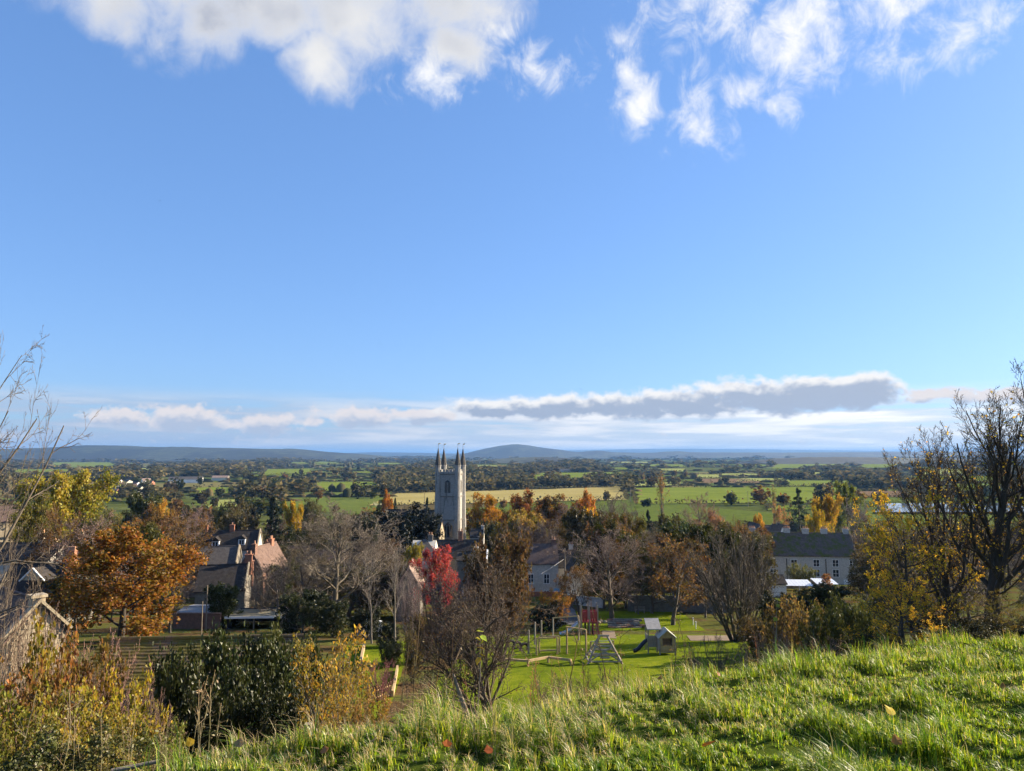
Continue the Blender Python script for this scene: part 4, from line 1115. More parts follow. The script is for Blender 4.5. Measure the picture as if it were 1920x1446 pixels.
def chimney(parent, x, y, z0, z1, w=.9, d=.6, mat='brick', pots=2, aerial=False):
    mb = MB().box((x, y, (z0 + z1) / 2), (w, d, z1 - z0)).box((x, y, z1 - .06), (w + .16, d + .16, .14))
    o = mb.build('chimney', M[mat], parent)
    for i in range(pots):
        px = x + (i - (pots - 1) / 2) * w / max(pots, 1)
        MB().tube((px, y, z1 - .02), (px, y, z1 + .5), .14, .11, 8).build('chimney_pot', M['clay_pot'], o)
    if aerial:
        MB().tube((x + w * .4, y, z1), (x + w * .4, y, z1 + 1.7), .02, n=5).beam((x + w * .4 - .6, y, z1 + 1.6), (x + w * .4 + .6, y, z1 + 1.6), .03, .03).build('aerial', M['dark_iron'], o)
    return o
def window(parent, x, y, z, w, h, face='f', mull=1, trans=1, name='window', frame='white_paint'):
    """face f: on the -y wall; r/l: on the +x/-x wall"""
    rot = {'f': 0, 'r': math.pi / 2, 'l': -math.pi / 2}[face]
    fr = MB(); t = .09
    fr.box((0, 0, h / 2 - t / 2), (w, .10, t)).box((0, -.02, -h / 2 + t / 2), (w + .1, .16, t)).box((-w / 2 + t / 2, 0, 0), (t, .098, h - 2 * t)).box((w / 2 - t / 2, 0, 0), (t, .098, h - 2 * t))
    for i in range(mull): fr.box((-w / 2 + w * (i + 1) / (mull + 1), -.005, 0), (.07, .08, h - 2 * t))
    for i in range(trans): fr.box((0, -.002, -h / 2 + h * (i + 1) / (trans + 1)), (w - 2 * t, .076, .05))
    o = fr.build(name, M[frame], parent)
    o.location = (x, y, z); o.rotation_euler = (0, 0, rot)
    MB().box((0, .012, 0), (w - t, .05, h - t)).build('pane', M['glass'], o)
    return o
def house(name, label, px0, px1, yr, ye, d, depth, wall, roof, yaw=0.0, gable=False, wins=(), chims=(), doors=(), dormers=(), coping=None, copmat='stone_cream', cat='house', group=None, base=.4, hip=False):
    xm = at((px0 + px1) / 2, ye, d).x
    W = (px1 - px0) * d / F / max(.35, math.cos(R(yaw)))
    ground = min(H(xm, d), H(xm, d + depth)) - base
    if gable:
        he = at(px0, ye, d).z - ground; hr = at(px0, yr, d).z - ground
        span, length, rz = W, depth, math.pi / 2
    else:
        he = at(px0, ye, d).z - ground; hr = at(px0, yr, d + depth / 2).z - ground
        span, length, rz = depth, W, 0.0
    o = empty(name, (xm, d + depth / 2, ground), rz + R(yaw), label, cat, group)
    if gable: o.rotation_euler = (0, 0, -math.pi / 2 + R(yaw))
    # gable houses are turned so that local +x faces the camera
    wall_mesh(o, length, span, he, hr, M[wall])
    if hip:
        hy = span / 2 + .25; x = length / 2 + .25
        mb = MB(); k = min(x - .3, hy * .85)
        v = [(-x, -hy, he), (x, -hy, he), (x, hy, he), (-x, hy, he), (-x + k, 0, hr + .2), (x - k, 0, hr + .2)]
        mb.add(v, [(0, 1, 5, 4), (1, 2, 5), (2, 3, 4, 5), (3, 0, 4), (3, 2, 1, 0)]); mb.build('roof', M[roof], o)
    else:
        roof_mesh(o, length, span, he, hr, M[roof])
    for wn in wins:      # (px offset fraction across, z height, w, h[, face])
        u, z, w, h = wn[:4]; f = wn[4] if len(wn) > 4 else 'f'
        if gable:
            window(o, length / 2, (-.5 + u) * -span * -1, z, w, h, 'r')
        elif f == 'f':
            window(o, (u - .5) * length, -span / 2, z, w, h, 'f')
        else:
            window(o, length / 2 if f == 'r' else -length / 2, (u - .5) * span, z, w, h, f)
    for (u, w, h, mt) in doors:
        x = (u - .5) * length
        dd = MB().box((x, -span / 2 - .02, base + h / 2), (w, .08, h)).build('door', M[mt], o)
        MB().box((x + w * .36, -span / 2 - .08, base + h * .48), (.05, .05, .14)).build('handle', M['dark_iron'], dd)
    for ch in chims:     # (u along ridge, v across, height above ridge, w, mat, pots[, aerial])
        u, v, hh, w, mt, pots = ch[:6]
        zz = he + (hr - he) * (1 - abs(v) * 2)
        chimney(o, (u - .5) * length, v * span, zz - 1.2, hr + hh, w, .62, mt, pots, len(ch) > 6)
    for (u, vz, w, h) in dormers:
        x = (u - .5) * length
        z0 = he + (hr - he) * vz; y0 = -span / 2 * (1 - vz)
        dm = MB().box((x, y0 + .7, z0 + h / 2 - .3), (w, 1.5, h + .3)).build('dormer', M['white_paint'], o)
        MB().add([(x - w * .68, y0 - .25, z0 + h - .1), (x + w * .68, y0 - .25, z0 + h - .1), (x, y0 - .25, z0 + h + w * .5), (x - w * .68, y0 + 2.2, z0 + h - .1), (x + w * .68, y0 + 2.2, z0 + h - .1), (x, y0 + 2.2, z0 + h + w * .5)],
                 [(0, 1, 2), (5, 4, 3), (0, 2, 5, 3), (2, 1, 4, 5), (1, 0, 3, 4)]).build('dormer_roof', M[roof], dm)
        wd = MB()
        for sx in (-1, 1): wd.box((x + sx * w * .19, y0 - .075, z0 + h * .48), (w * .27, .05, h * .62))
        wd.build('dormer_pane', M['glass'], dm)
    if coping:
        for sx in ((-1, 1) if coping == 'both' else ((1,) if coping == 'r' else (-1,))):
            x = sx * (length / 2 + .02)
            mb = MB()
            for sy in (-1, 1):
                mb.beam((x, sy * (span / 2 + .25), he + .18), (x, 0, hr + .36), .30, .20, (1, 0, 0))
            mb.build('coping', M[copmat], o)
    return o
W2 = (.95, 1.25)
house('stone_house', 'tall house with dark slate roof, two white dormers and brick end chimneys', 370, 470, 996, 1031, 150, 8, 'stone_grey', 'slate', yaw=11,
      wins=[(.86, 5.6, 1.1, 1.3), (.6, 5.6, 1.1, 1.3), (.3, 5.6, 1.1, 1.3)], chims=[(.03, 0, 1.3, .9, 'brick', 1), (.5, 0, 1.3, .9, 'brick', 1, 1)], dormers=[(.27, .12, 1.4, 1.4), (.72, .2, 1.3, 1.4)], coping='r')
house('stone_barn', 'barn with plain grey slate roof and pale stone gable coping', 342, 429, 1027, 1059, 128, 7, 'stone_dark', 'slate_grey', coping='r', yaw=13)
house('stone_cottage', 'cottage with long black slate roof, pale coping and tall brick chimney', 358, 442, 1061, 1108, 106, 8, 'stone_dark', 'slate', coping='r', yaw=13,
      chims=[(.985, .05, 1.5, 1.0, 'brick', 2), (.985, .42, .2, .8, 'brick', 0)])
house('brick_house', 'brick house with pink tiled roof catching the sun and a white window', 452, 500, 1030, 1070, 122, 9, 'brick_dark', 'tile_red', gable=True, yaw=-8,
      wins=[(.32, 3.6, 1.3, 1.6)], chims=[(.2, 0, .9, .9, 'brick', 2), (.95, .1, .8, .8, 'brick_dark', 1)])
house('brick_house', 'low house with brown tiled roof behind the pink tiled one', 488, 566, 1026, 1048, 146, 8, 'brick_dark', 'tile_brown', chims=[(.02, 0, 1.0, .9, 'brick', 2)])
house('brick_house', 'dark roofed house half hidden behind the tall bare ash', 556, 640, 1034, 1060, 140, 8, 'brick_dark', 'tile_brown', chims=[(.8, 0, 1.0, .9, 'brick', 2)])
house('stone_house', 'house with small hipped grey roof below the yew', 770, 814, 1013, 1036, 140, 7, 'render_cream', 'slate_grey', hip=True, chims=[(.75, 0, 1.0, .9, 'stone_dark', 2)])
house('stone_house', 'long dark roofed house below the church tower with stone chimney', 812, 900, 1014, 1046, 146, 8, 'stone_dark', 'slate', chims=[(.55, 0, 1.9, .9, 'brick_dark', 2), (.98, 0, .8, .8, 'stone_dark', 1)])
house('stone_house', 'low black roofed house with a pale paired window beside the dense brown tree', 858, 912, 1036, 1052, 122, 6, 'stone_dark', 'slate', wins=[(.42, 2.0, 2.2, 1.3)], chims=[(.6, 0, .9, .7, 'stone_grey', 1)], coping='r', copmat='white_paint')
house('stone_house', 'dark gabled house behind the orange tipped tree near the tower', 882, 906, 993, 1008, 190, 8, 'stone_grey', 'slate', coping='r', chims=[(.9, 0, 1.0, .7, 'stone_grey', 1, 1)])
house('stone_cottage', 'grey stone cottage with white sash windows and pale blue door', 983, 1046, 1021, 1057, 133, 8, 'stone_grey', 'tile_brown',
      wins=[(.66, 4.15, 1.05, 1.75), (.66, 1.35, 1.05, 1.75), (.2, 4.15, 1.05, 1.75), (.2, 1.35, 1.05, 1.75)], doors=[(.955, .9, 2.1, 'blue_paint')], chims=[(.9, 0, .9, .8, 'brick_dark', 2, 1)])
house('stone_cottage', 'darker cottage adjoining the one with the pale blue door', 1046, 1102, 1030, 1064, 138, 8, 'stone_grey', 'slate', wins=[(.3, 3.4, .9, 1.2), (.3, 1.3, .9, 1.2)], chims=[(.5, 0, .9, .8, 'stone_grey', 2, 1)])
house('stone_cottage', 'cottage with tan gable end turned to the lane', 1068, 1094, 1052, 1072, 120, 6, 'render_cream', 'slate', gable=True, wins=[(.3, 2.4, .8, 1.0)])
house('stone_house', 'house with very long dark roof behind the many stemmed thicket', 1306, 1424, 1001, 1030, 156, 9, 'stone_grey', 'slate_moss', chims=[(.6, 0, .9, .8, 'brick_dark', 2)])
house('white_house', 'small white house with pointed gable behind the long dark roof', 1416, 1434, 985, 1003, 205, 9, 'render_white', 'slate_grey', gable=True)
ter = house('stone_terrace', 'long grey stone terrace with mossy roof, white windows and row of chimneys', 1416, 1606, 1000, 1042, 178, 10, 'stone_grey', 'slate_moss', yaw=-4,
      wins=[(.20, 6.2, 1.5, 1.7), (.20, 3.9, 1.5, 1.8), (.40, 6.2, 1.5, 1.7), (.40, 3.9, 1.5, 1.8), (.61, 6.2, 1.5, 1.7), (.61, 3.9, 1.5, 1.8), (.79, 6.2, 1.5, 1.7), (.79, 3.9, 1.5, 1.8), (.95, 6.2, 1.5, 1.7), (.95, 3.9, 1.5, 1.8)],
      chims=[(.06, 0, 1.2, 1.5, 'stone_grey', 3), (.40, .02, 1.2, 1.5, 'stone_grey', 4), (.58, 0, 1.1, 1.5, 'stone_grey', 3), (.76, 0, 1.1, 1.5, 'stone_grey', 4), (.97, 0, 1.1, 1.3, 'stone_grey', 3)], doors=[(.5, .95, 2.05, 'navy_paint'), (.88, .95, 2.05, 'white_paint')], cat='building')
for i, u in enumerate((.33, .70)):
    MB().tube(((u - .5) * 24.4, -5.08, .3), ((u - .5) * 24.4, -5.08, 7.2), .09, n=6).build('drainpipe', M['dark_iron'], ter)
house('white_house', 'white house with twin pointed gables behind the terrace chimneys', 1462, 1472, 988, 1003, 212, 8, 'render_white', 'slate_grey', gable=True)
house('white_house', 'second white gable close beside its twin behind the terrace', 1473.5, 1483, 988, 1003, 212, 8, 'render_white', 'slate_grey', gable=True)
house('stone_house', 'stone row with pale chimneys seen over the terrace ridge', 1424, 1560, 986, 1004, 226, 8, 'stone_grey', 'slate_grey', chims=[(.1, 0, 1.0, 1.2, 'stone_cream', 3), (.33, 0, 1.0, 1.0, 'stone_cream', 3), (.52, 0, 1.0, 1.2, 'stone_cream', 4), (.8, 0, 1.0, 1.0, 'stone_grey', 3)])
house('outbuilding', 'small white walled outbuilding with dark pitched roof beside the thicket', 1440, 1474, 1080, 1095, 128, 4, 'render_white', 'slate', yaw=0, cat='outbuilding', wins=[(.8, 1.2, .6, .8)])
# cottages towards the west edge
house('stone_cottage', 'sunlit cream stone cottage with brown roof below the yellow lime', -14, 46, 962, 978, 172, 9, 'stone_cream', 'tile_brown', yaw=42, wins=[(.3, 2.4, 1, 1.3), (.7, 2.4, 1, 1.3)])
house('stone_cottage', 'second cream cottage half behind the first with brown roof', -40, 22, 950, 964, 196, 9, 'stone_cream', 'tile_brown', yaw=42)
house('stone_house', 'pale walled dark slate house behind the bare twigs with one window', -40, 88, 1020, 1051, 112, 8, 'stone_grey', 'slate', wins=[(.40, 4.3, 1.2, 1.5), (.7, 4.3, 1.2, 1.5)], chims=[(.66, 0, 1.7, .8, 'stone_cream', 2), (.86, 0, .6, .6, 'stone_cream', 1)])
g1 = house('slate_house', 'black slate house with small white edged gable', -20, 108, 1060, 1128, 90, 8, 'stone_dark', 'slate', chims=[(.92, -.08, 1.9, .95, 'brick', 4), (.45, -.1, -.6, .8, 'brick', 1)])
xg = (60 - 44) * 90 / F
hg = (at(60, 1066, 90).z - g1.location.z)
MB().add([(xg - 1.3, -4.2, hg - 1.35), (xg + 1.3, -4.2, hg - 1.35), (xg, -4.2, hg - .05), (xg - 1.3, -4.0, hg - 1.35), (xg + 1.3, -4.0, hg - 1.35), (xg, -4.0, hg - .05)],
         [(0, 1, 2), (5, 4, 3), (0, 2, 5, 3), (2, 1, 4, 5), (1, 0, 3, 4)]).build('gable', M['stone_cream'], g1)
for sx in (-1, 1):
    MB().beam((xg + sx * .03, -2.1, hg + .02), (xg + sx * 1.5, -2.1, hg - 1.48), 4.1, .09).build('gable_roof', M['slate'], g1)
gb = MB()
for sx in (-1, 1): gb.beam((xg + sx * 1.5, -4.26, hg - 1.45), (xg, -4.26, hg + .06), .12, .2, (0, -1, 0))
gb.build('bargeboard', M['white_paint'], g1)
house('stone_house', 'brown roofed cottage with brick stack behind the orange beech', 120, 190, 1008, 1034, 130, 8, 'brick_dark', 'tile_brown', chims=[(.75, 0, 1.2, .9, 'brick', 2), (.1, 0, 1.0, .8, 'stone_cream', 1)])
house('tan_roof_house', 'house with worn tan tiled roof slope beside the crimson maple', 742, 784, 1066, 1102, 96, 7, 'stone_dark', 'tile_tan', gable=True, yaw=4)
# lower stone gable near the camera, with built coping stones
sg = house('stone_barn', 'sunlit rough stone barn gable with square chimney behind the brambles', -92, -30, 1142, 1204, 38, 7, 'stone_cream', 'tile_brown', gable=True, yaw=50, base=.3)
L_, he_, hr_ = 3.5, at(0, 1204, 38).z - sg.location.z, at(0, 1142, 38).z - sg.location.z
sp_ = (62) * 38 / F / math.cos(R(50)) / 2
rs = random.Random(8)
for sy in (-1, 1):
    for k in range(11):
        t = (k + .5) / 11
        y, z = sy * (sp_ + .2) * (1 - t), he_ + (hr_ - he_) * t + .22
        st = MB().box((0, 0, 0), (.46, .30 + rs.uniform(-.04, .03), .13), Matrix.Rotation(sy * -math.atan2(hr_ - he_, sp_), 3, 'X') @ Matrix.Rotation(rs.uniform(-.05, .05), 3, 'Z')).build('coping_stone', M['stone_cream'], sg)
        st.location = (L_ + .06, y, z)
chimney(sg, L_ - .3, 0, hr_ - .4, hr_ + .45, .6, .6, 'stone_cream', 0)
for r in range(15):     # facing stones of the gable wall, course by course
    zc_ = he_ - 1.7 + r * .25
    half = sp_ - .12 if zc_ < he_ else (sp_) * (1 - (zc_ - he_) / (hr_ - he_)) - .15
    y = -half + rs.uniform(0, .12)
    while y < half - .2:
        w = rs.uniform(.25, .52)
        q = MB().box((0, 0, 0), (.09, min(w, half - y) - .03, .215 + rs.uniform(-.02, .01))).build('stone', M['stone_cream'], sg)
        q.location = (L_ + .012 + rs.uniform(0, .03), y + w / 2, zc_); q.rotation_euler = (rs.uniform(-.03, .03), 0, 0)
        y += w

# ------------------------------------------------------------------ church
def church():
    d = 257.0
    cx = at(843, 950, d).x
    zb = H(cx, d) - .5
    zt = lambda py: at(843, py, d).z - zb
    s = 7.3; h = s / 2
    ch = empty('church_tower', (cx, d + 3, zb), R(-11), 'tall grey stone church tower with four spired pinnacles and battlements', 'church tower')
    zp = zt(889)
    MB().box((0, 0, zp / 2), (s, s, zp)).build('wall', M['stone_church'], ch)
    for sx in (-1, 1):
        for sy in (-1, 1):
            # clasping octagonal corner turrets
            c0 = (sx * (h - .15), sy * (h - .15))
            oc = lambda r: [(c0[0] + r * math.cos(math.pi / 8 + i * math.pi / 4), c0[1] + r * math.sin(math.pi / 8 + i * math.pi / 4)) for i in range(8)]
            tr = MB().prism(oc(1.25), 0, zt(975)).prism(oc(1.08), zt(975), zt(931)).prism(oc(.98), zt(931), zt(873)).build('turret', M['stone_church'], ch)
            MB().prism(oc(1.12), zt(874), zt(874) + .3).build('turret_band', M['stone_church'], tr)
            sp = MB()
            b = oc(1.1); top = zt(838)
            z0 = zt(874) + .3
            sp.add([(x, y, z0) for x, y in b] + [(c0[0], c0[1], top)], [(i, (i + 1) % 8, 8) for i in range(8)] + [tuple(range(7, -1, -1))])
            sp.build('spire', M['spire_stone'], tr)
            MB().tube((*c0, top - .3), (*c0, top + 1.2), .06, n=5).add([(c0[0], c0[1], top + .8), (c0[0] + .75, c0[1] + .02, top + .95), (c0[0] + .75, c0[1] + .02, top + 1.25), (c0[0], c0[1], top + 1.15), (c0[0], c0[1] + .05, top + .8), (c0[0] + .75, c0[1] + .07, top + .95), (c0[0] + .75, c0[1] + .07, top + 1.25), (c0[0], c0[1] + .05, top + 1.15)],
                [(0, 1, 2, 3), (7, 6, 5, 4), (0, 4, 5, 1), (1, 5, 6, 2), (2, 6, 7, 3), (3, 7, 4, 0)]).build('weather_vane', M['gilt'], tr)
    for py, w in ((975, .45), (931, .42), (889.5, .45)):     # string courses
        z = zt(py); mb = MB(); e = h + .22
        mb.prism([(-e, -e), (e, -e), (e, e), (-e, e)], z - w / 2, z + w / 2)
        mb.build('string_course', M['stone_dark'], ch)
    # parapet with battlements
    for k in range(4):
        a = k * math.pi / 2
        rot = Matrix.Rotation(a, 3, 'Z')
        pr = MB(); pr.box(rot @ Vector((0, -h + .18, zp + .45)), (s - 2.0, .36, .8) if k % 2 == 0 else (.36, s - 2.0, .8)); par = pr.build('parapet', M['stone_church'], ch)
        for i in range(5):
            p = rot @ Vector((-2.6 + i * 1.3, -h + .18, zp + 1.18))
            MB().box(p, (.72, .34, .7) if k % 2 == 0 else (.34, .72, .7)).build('merlon', M['stone_church'], par)
    # belfry windows with tracery and louvres (front and sunny side)
    for face in (0, 1):
        rot = Matrix.Rotation(face * math.pi / 2, 3, 'Z')
        zc = zt(912); w = 2.0; hh = 4.4
        arch = [(-w / 2, -hh / 2), (w / 2, -hh / 2), (w / 2, hh / 2 - .9), (w * .32, hh / 2 - .3), (0, hh / 2), (-w * .32, hh / 2 - .3), (-w / 2, hh / 2 - .9)]
        mb = MB().extr(arch, -.06, .04)
        fr = mb.build('belfry_window', M['dark_iron'], ch)
        fr.location = rot @ Vector((0, -h - .03, zc)); fr.rotation_euler = (0, 0, face * math.pi / 2)
        fm = MB()
        for sx in (-1, 1): fm.box((sx * (w / 2 + .09), -.03, -.45), (.18, .2, hh - .9))
        fm.box((0, -.04, -.4), (.14, .14, hh - .8))
        pts = [(-w / 2 - .09, hh / 2 - .9), (-w * .32 - .06, hh / 2 - .26), (0, hh / 2 + .09), (w * .32 + .06, hh / 2 - .26), (w / 2 + .09, hh / 2 - .9)]
        for a_, b_ in zip(pts[:-1], pts[1:]): fm.beam((a_[0], -.03, a_[1]), (b_[0], -.03, b_[1]), .2, .18, (0, 1, 0))
        fm.build('tracery', M['stone_church'], fr)
        for i in range(10):
            for sx in (-1, 1):
                MB().box((sx * w * .25, -.07, -hh / 2 + .25 + i * .36), (w * .42, .10, .20), Matrix.Rotation(.6, 3, 'X')).build('louvre', M['stone_dark'], fr)
    # lower west window with stone mullions
    wl = MB()
    zc = zt(993)
    lw = MB().extr([(-1.5, -2.6), (1.5, -2.6), (1.5, 1.2), (.9, 2.1), (0, 2.6), (-.9, 2.1), (-1.5, 1.2)], -.05, .04).build('tower_window', M['glass'], ch)
    lw.location = (.3, -h - .03, zc)
    for x in (-1.5, -.5, .5, 1.5): wl.box((x, -.05, -.5), (.16, .16, 4.2))
    wl.beam((-1.5, -.05, 1.3), (0, -.05, 2.75), .2, .2, (0, 1, 0)).beam((1.5, -.05, 1.3), (0, -.05, 2.75), .2, .2, (0, 1, 0))
    wl.build('mullion', M['stone_cream'], lw)
    # nave and aisle
    nv = empty('church_nave', (cx - 13.5, d + 4.5, zb), R(-14), 'dark leaded church nave roof running behind the yew to the tower', 'church')
    hn = at(805, 957, d).z - zb
    wall_mesh(nv, 19, 9, hn - 4.0, hn - .3, M['stone_grey'])
    roof_mesh(nv, 18.9, 9, hn - 4.0, hn - .3, M['slate'])
    for i in range(4): window(nv, -7 + i * 4.4, -4.5, 6.0, 1.7, 3.2, 'f', 1, 1, 'nave_window', 'stone_cream')
    al = empty('church_porch', (cx - 4.4, d - 6.5, zb), R(-14), 'small grey slated church aisle end with mullioned window below the tower', 'church')
    ha = at(825, 974, d - 6).z - zb; hb = at(825, 1000, d - 8).z - zb
    wall_mesh(al, 5.0, 5.5, hb, ha, M['stone_cream']); roof_mesh(al, 5.2, 5.5, hb, ha, M['slate_grey'])
    window(al, .8, -2.75, hb - 1.2, 2.0, 1.4, 'f', 2, 0, 'aisle_window', 'stone_cream')
church()

# ------------------------------------------------------------------ sheds, walls, poles
# open fronted garage
def garage():
    d = 88; x0, x1 = at(428, 1165, d).x, at(524, 1165, d).x; W = x1 - x0
    o = empty('open_garage', ((x0 + x1) / 2, d, H((x0 + x1) / 2, d) - .2), R(4), 'open fronted navy garage with felt roof and white fascia', 'garage')
    zt = at(470, 1156, d).z - o.location.z; zb_ = at(470, 1143, d + 5).z - o.location.z
    MB().add([(-W / 2 - .2, -.35, zt), (W / 2 + .2, -.35, zt), (W / 2 + .2, 5.3, zb_), (-W / 2 - .2, 5.3, zb_), (-W / 2 - .2, -.35, zt + .1), (W / 2 + .2, -.35, zt + .1), (W / 2 + .2, 5.3, zb_ + .1), (-W / 2 - .2, 5.3, zb_ + .1)],
             [(0, 3, 2, 1), (4, 5, 6, 7), (0, 1, 5, 4), (1, 2, 6, 5), (2, 3, 7, 6), (3, 0, 4, 7)]).build('roof', mottled('roof_felt', (.13, .125, .09), (.22, .20, .14), 1.2, .9, .3), o)
    MB().box((0, -.42, zt - .02), (W + .5, .06, .24)).build('fascia', M['white_paint'], o)
    MB().box((0, 5.0, zt / 2), (W, .12, zt)).build('back_wall', M['navy_paint'], o)
    for sx in (-1, 1): MB().box((sx * W / 2, 2.5, zt / 2 - .05), (.12, 4.9, zt - .1)).build('side_wall', M['navy_paint'], o)
    MB().box((0, -.05, zt / 2 - .06), (.14, .14, zt - .12)).build('post', M['pole_wood'], o)
    bk = empty('bicycle', (o.location.x - 1.6, d + .9, o.location.z + .25), 0, 'dark bicycle leaning inside the open garage', 'bicycle')
    for sx in (-.52, .52):
        mb = MB(); pts = [(sx + .33 * math.cos(a), 0, .33 + .33 * math.sin(a)) for a in np.linspace(0, 2 * math.pi, 17)]
        mb.path(pts, .025, 5); mb.build('wheel', M['lead'], bk)
    MB().path([(-.52, 0, .33), (-.2, 0, .85), (.35, 0, .85), (0, 0, .33), (-.2, 0, .85)], .02, 5).build('frame', M['lead'], bk)
    MB().path([(.52, 0, .33), (.35, 0, .85), (.33, 0, 1.0), (.42, .2, 1.02)], .018, 5).build('handlebar', M['lead'], bk)
garage()
house('brick_shed', 'low brick shed with pale metal roof beside the orange beech', 330, 388, 1141, 1153, 89, 5, 'brick_dark', 'lead', cat='shed')
def boundary_wall(name, label, a, b, hgt, mat, th=.35, n=10, cat='wall', capm=None):
    """wall following the ground between world points a and b, with a coping"""
    o = empty(name, (a[0], a[1], H(*a)), 0, label, cat)
    mb, cp = MB(), MB()
    for i in range(n):
        t0, t1 = i / n, (i + 1) / n
        p0 = (a[0] + (b[0] - a[0]) * t0, a[1] + (b[1] - a[1]) * t0); p1 = (a[0] + (b[0] - a[0]) * t1, a[1] + (b[1] - a[1]) * t1)
        z0, z1 = H(*p0), H(*p1)
        dx_, dy_ = p1[0] - p0[0], p1[1] - p0[1]; L = math.hypot(dx_, dy_); nx, ny = -dy_ / L * th / 2, dx_ / L * th / 2
        P = lambda p, s, z: (p[0] + s * nx - a[0], p[1] + s * ny - a[1], z - o.location.z)
        mb.add([P(p0, -1, z0 - .3), P(p1, -1, z1 - .3), P(p1, 1, z1 - .3), P(p0, 1, z0 - .3), P(p0, -1, z0 + hgt), P(p1, -1, z1 + hgt), P(p1, 1, z1 + hgt), P(p0, 1, z0 + hgt)],
               [(4, 5, 6, 7), (0, 1, 5, 4), (2, 3, 7, 6)] + ([(3, 0, 4, 7)] if i == 0 else []) + ([(1, 2, 6, 5)] if i == n - 1 else []))
        mid = Vector(((p0[0] + p1[0]) / 2 - a[0], (p0[1] + p1[1]) / 2 - a[1], (z0 + z1) / 2 + hgt + .06 - o.location.z))
        MB().box((0, 0, 0), (L - .02, th + .12, .11), Matrix.Rotation(math.atan2(dy_, dx_), 3, 'Z') @ Matrix.Rotation(-math.atan2(z1 - z0, L), 3, 'Y')).build('coping', M[capm or mat], o).location = mid
    mb.build('wall_face', M[mat], o)
    return o
boundary_wall('garden_wall', 'dark grey stone garden wall behind the trees over the playground', (16.5, 108), (30, 106), 2.1, 'stone_dark', n=12)
boundary_wall('lane_wall', 'low grey stone wall curving beside the lane', (9.0, 118), (13.5, 112), 1.3, 'stone_grey', n=6)
boundary_wall('garden_wall', 'brick garden wall running from the open garage to the metal roofed shed', (-39.5, 88.5), (-33.8, 88), 1.7, 'brick_dark', n=8)
boundary_wall('white_wall', 'pale painted garden wall under the bare sapling', (-16.2, 79), (-13.6, 79.4), 1.5, 'render_white', n=4)
boundary_wall('drive_wall', 'low brick wall in front of the blue doored cottage', (2.6, 129.5), (8.2, 129), .7, 'brick', n=6)
# mossy tiled roof close below, tile course by tile course
def moss_barn():
    d = 47
    x0, x1 = at(196, 1205, d).x, at(578, 1192, d).x
    cxm = (x0 + x1) / 2; W = x1 - x0
    o = empty('mossy_barn', (cxm, d, H(cxm, d) - .3), R(4), 'long low outbuilding with mossy tiled roof behind the laurel', 'outbuilding')
    zr = at(390, 1197, d).z - o.location.z; zeave = zr - 2.15
    run = 3.1
    wall_mesh(o, W - .4, run * 2 - .6, zeave - .05, zr - .28, M['stone_dark'])
    mat = tile_roof('mossy_clay_tile', (.11, .075, .05), (.17, .115, .075), (.11, .095, .025), .40, 5.0, .26)
    ns = 15
    for side in (-1, 1):
        for k in range(ns):
            t0, t1 = k / ns, (k + 1) / ns + .02
            ya, za = side * run * (1 - t0), zeave + (zr - zeave) * t0
            yb, zb2 = side * run * (1 - t1), zeave + (zr - zeave) * t1
            mb = MB(); n = 26
            vs_, fs_ = [], []
            rj = random.Random(k * 7 + side)
            for i in range(n + 1):
                x = -W / 2 + W * i / n; j = rj.uniform(-.025, .025)
                vs_ += [(x, ya, za + .07 + j), (x, yb, zb2 + .015 + j * .3), (x, ya, za - .01)]
            for i in range(n):
                a = i * 3; b = a + 3
                fs_ += [(a, b, b + 1, a + 1), (a + 2, b + 2, b, a)] if side < 0 else [(a + 1, b + 1, b, a), (a, b, b + 2, a + 2)]
            mb.add(vs_, fs_); mb.build('tile_course', mat, o)
    MB().tube((-W / 2, 0, zr + .05), (W / 2, 0, zr + .05), .13, n=8).build('ridge_tile', mat, o)
moss_barn()
# lean-to roofs by the terrace
def lean_to(name, label, px0, px1, yb, yf, d, col):
    x0, x1 = at(px0, yb, d).x, at(px1, yb, d).x
    z0 = H((x0 + x1) / 2, d) - .2
    o = empty(name, ((x0 + x1) / 2, d, z0), R(-4), label, 'lean-to')
    zf = at(px0, yf, d).z - z0; zk = at(px0, yb, d + 4).z - z0; W = x1 - x0
    n = 8
    for i in range(n):
        xa = -W / 2 + W * i / n; xb = xa + W / n - .04
        MB().add([(xa, 0, zf), (xb, 0, zf), (xb, 4, zk), (xa, 4, zk), (xa, 0, zf + .05), (xb, 0, zf + .05), (xb, 4, zk + .05), (xa, 4, zk + .05)],
                 [(0, 3, 2, 1), (4, 5, 6, 7), (0, 1, 5, 4), (1, 2, 6, 5), (2, 3, 7, 6), (3, 0, 4, 7)]).build('roof_panel', col, o)
    for x in (-W / 2 + .1, 0, W / 2 - .1): MB().box((x, .1, zf / 2), (.1, .1, zf)).build('post', M['white_paint'], o)
    MB().box((0, 3.9, zk / 2 - .05), (W, .12, zk - .1)).build('back_wall', M['stone_grey'], o)
pale = mottled('translucent_sheet', (.55, .60, .66), (.66, .70, .75), 1.5, .35, .05, spec=.5)
lean_to('conservatory', 'pale blue translucent flat roof beside the white outbuilding', 1472, 1526, 1087, 1099, 146, pale)
lean_to('conservatory', 'narrow pale sheet roof with copper shrub in front of the terrace', 1532, 1572, 1085, 1096, 150, pale)
def pole(name, label, px, yt, d, r=.11, group=None, cross=0.0, cat='pole'):
    p = at(px, yt, d); zb_ = H(p.x, d) - .3
    o = empty(name, (p.x, d, zb_), 0, label, cat, group)
    hh = p.z - zb_
    MB().tube((0, 0, 0), (0, 0, hh), r, r * .75, 8).build('shaft', M['pole_wood'], o)
    if cross: MB().box((0, -.08, hh - .4), (cross, .1, .1)).build('crossarm', M['pole_wood'], o)
    return o
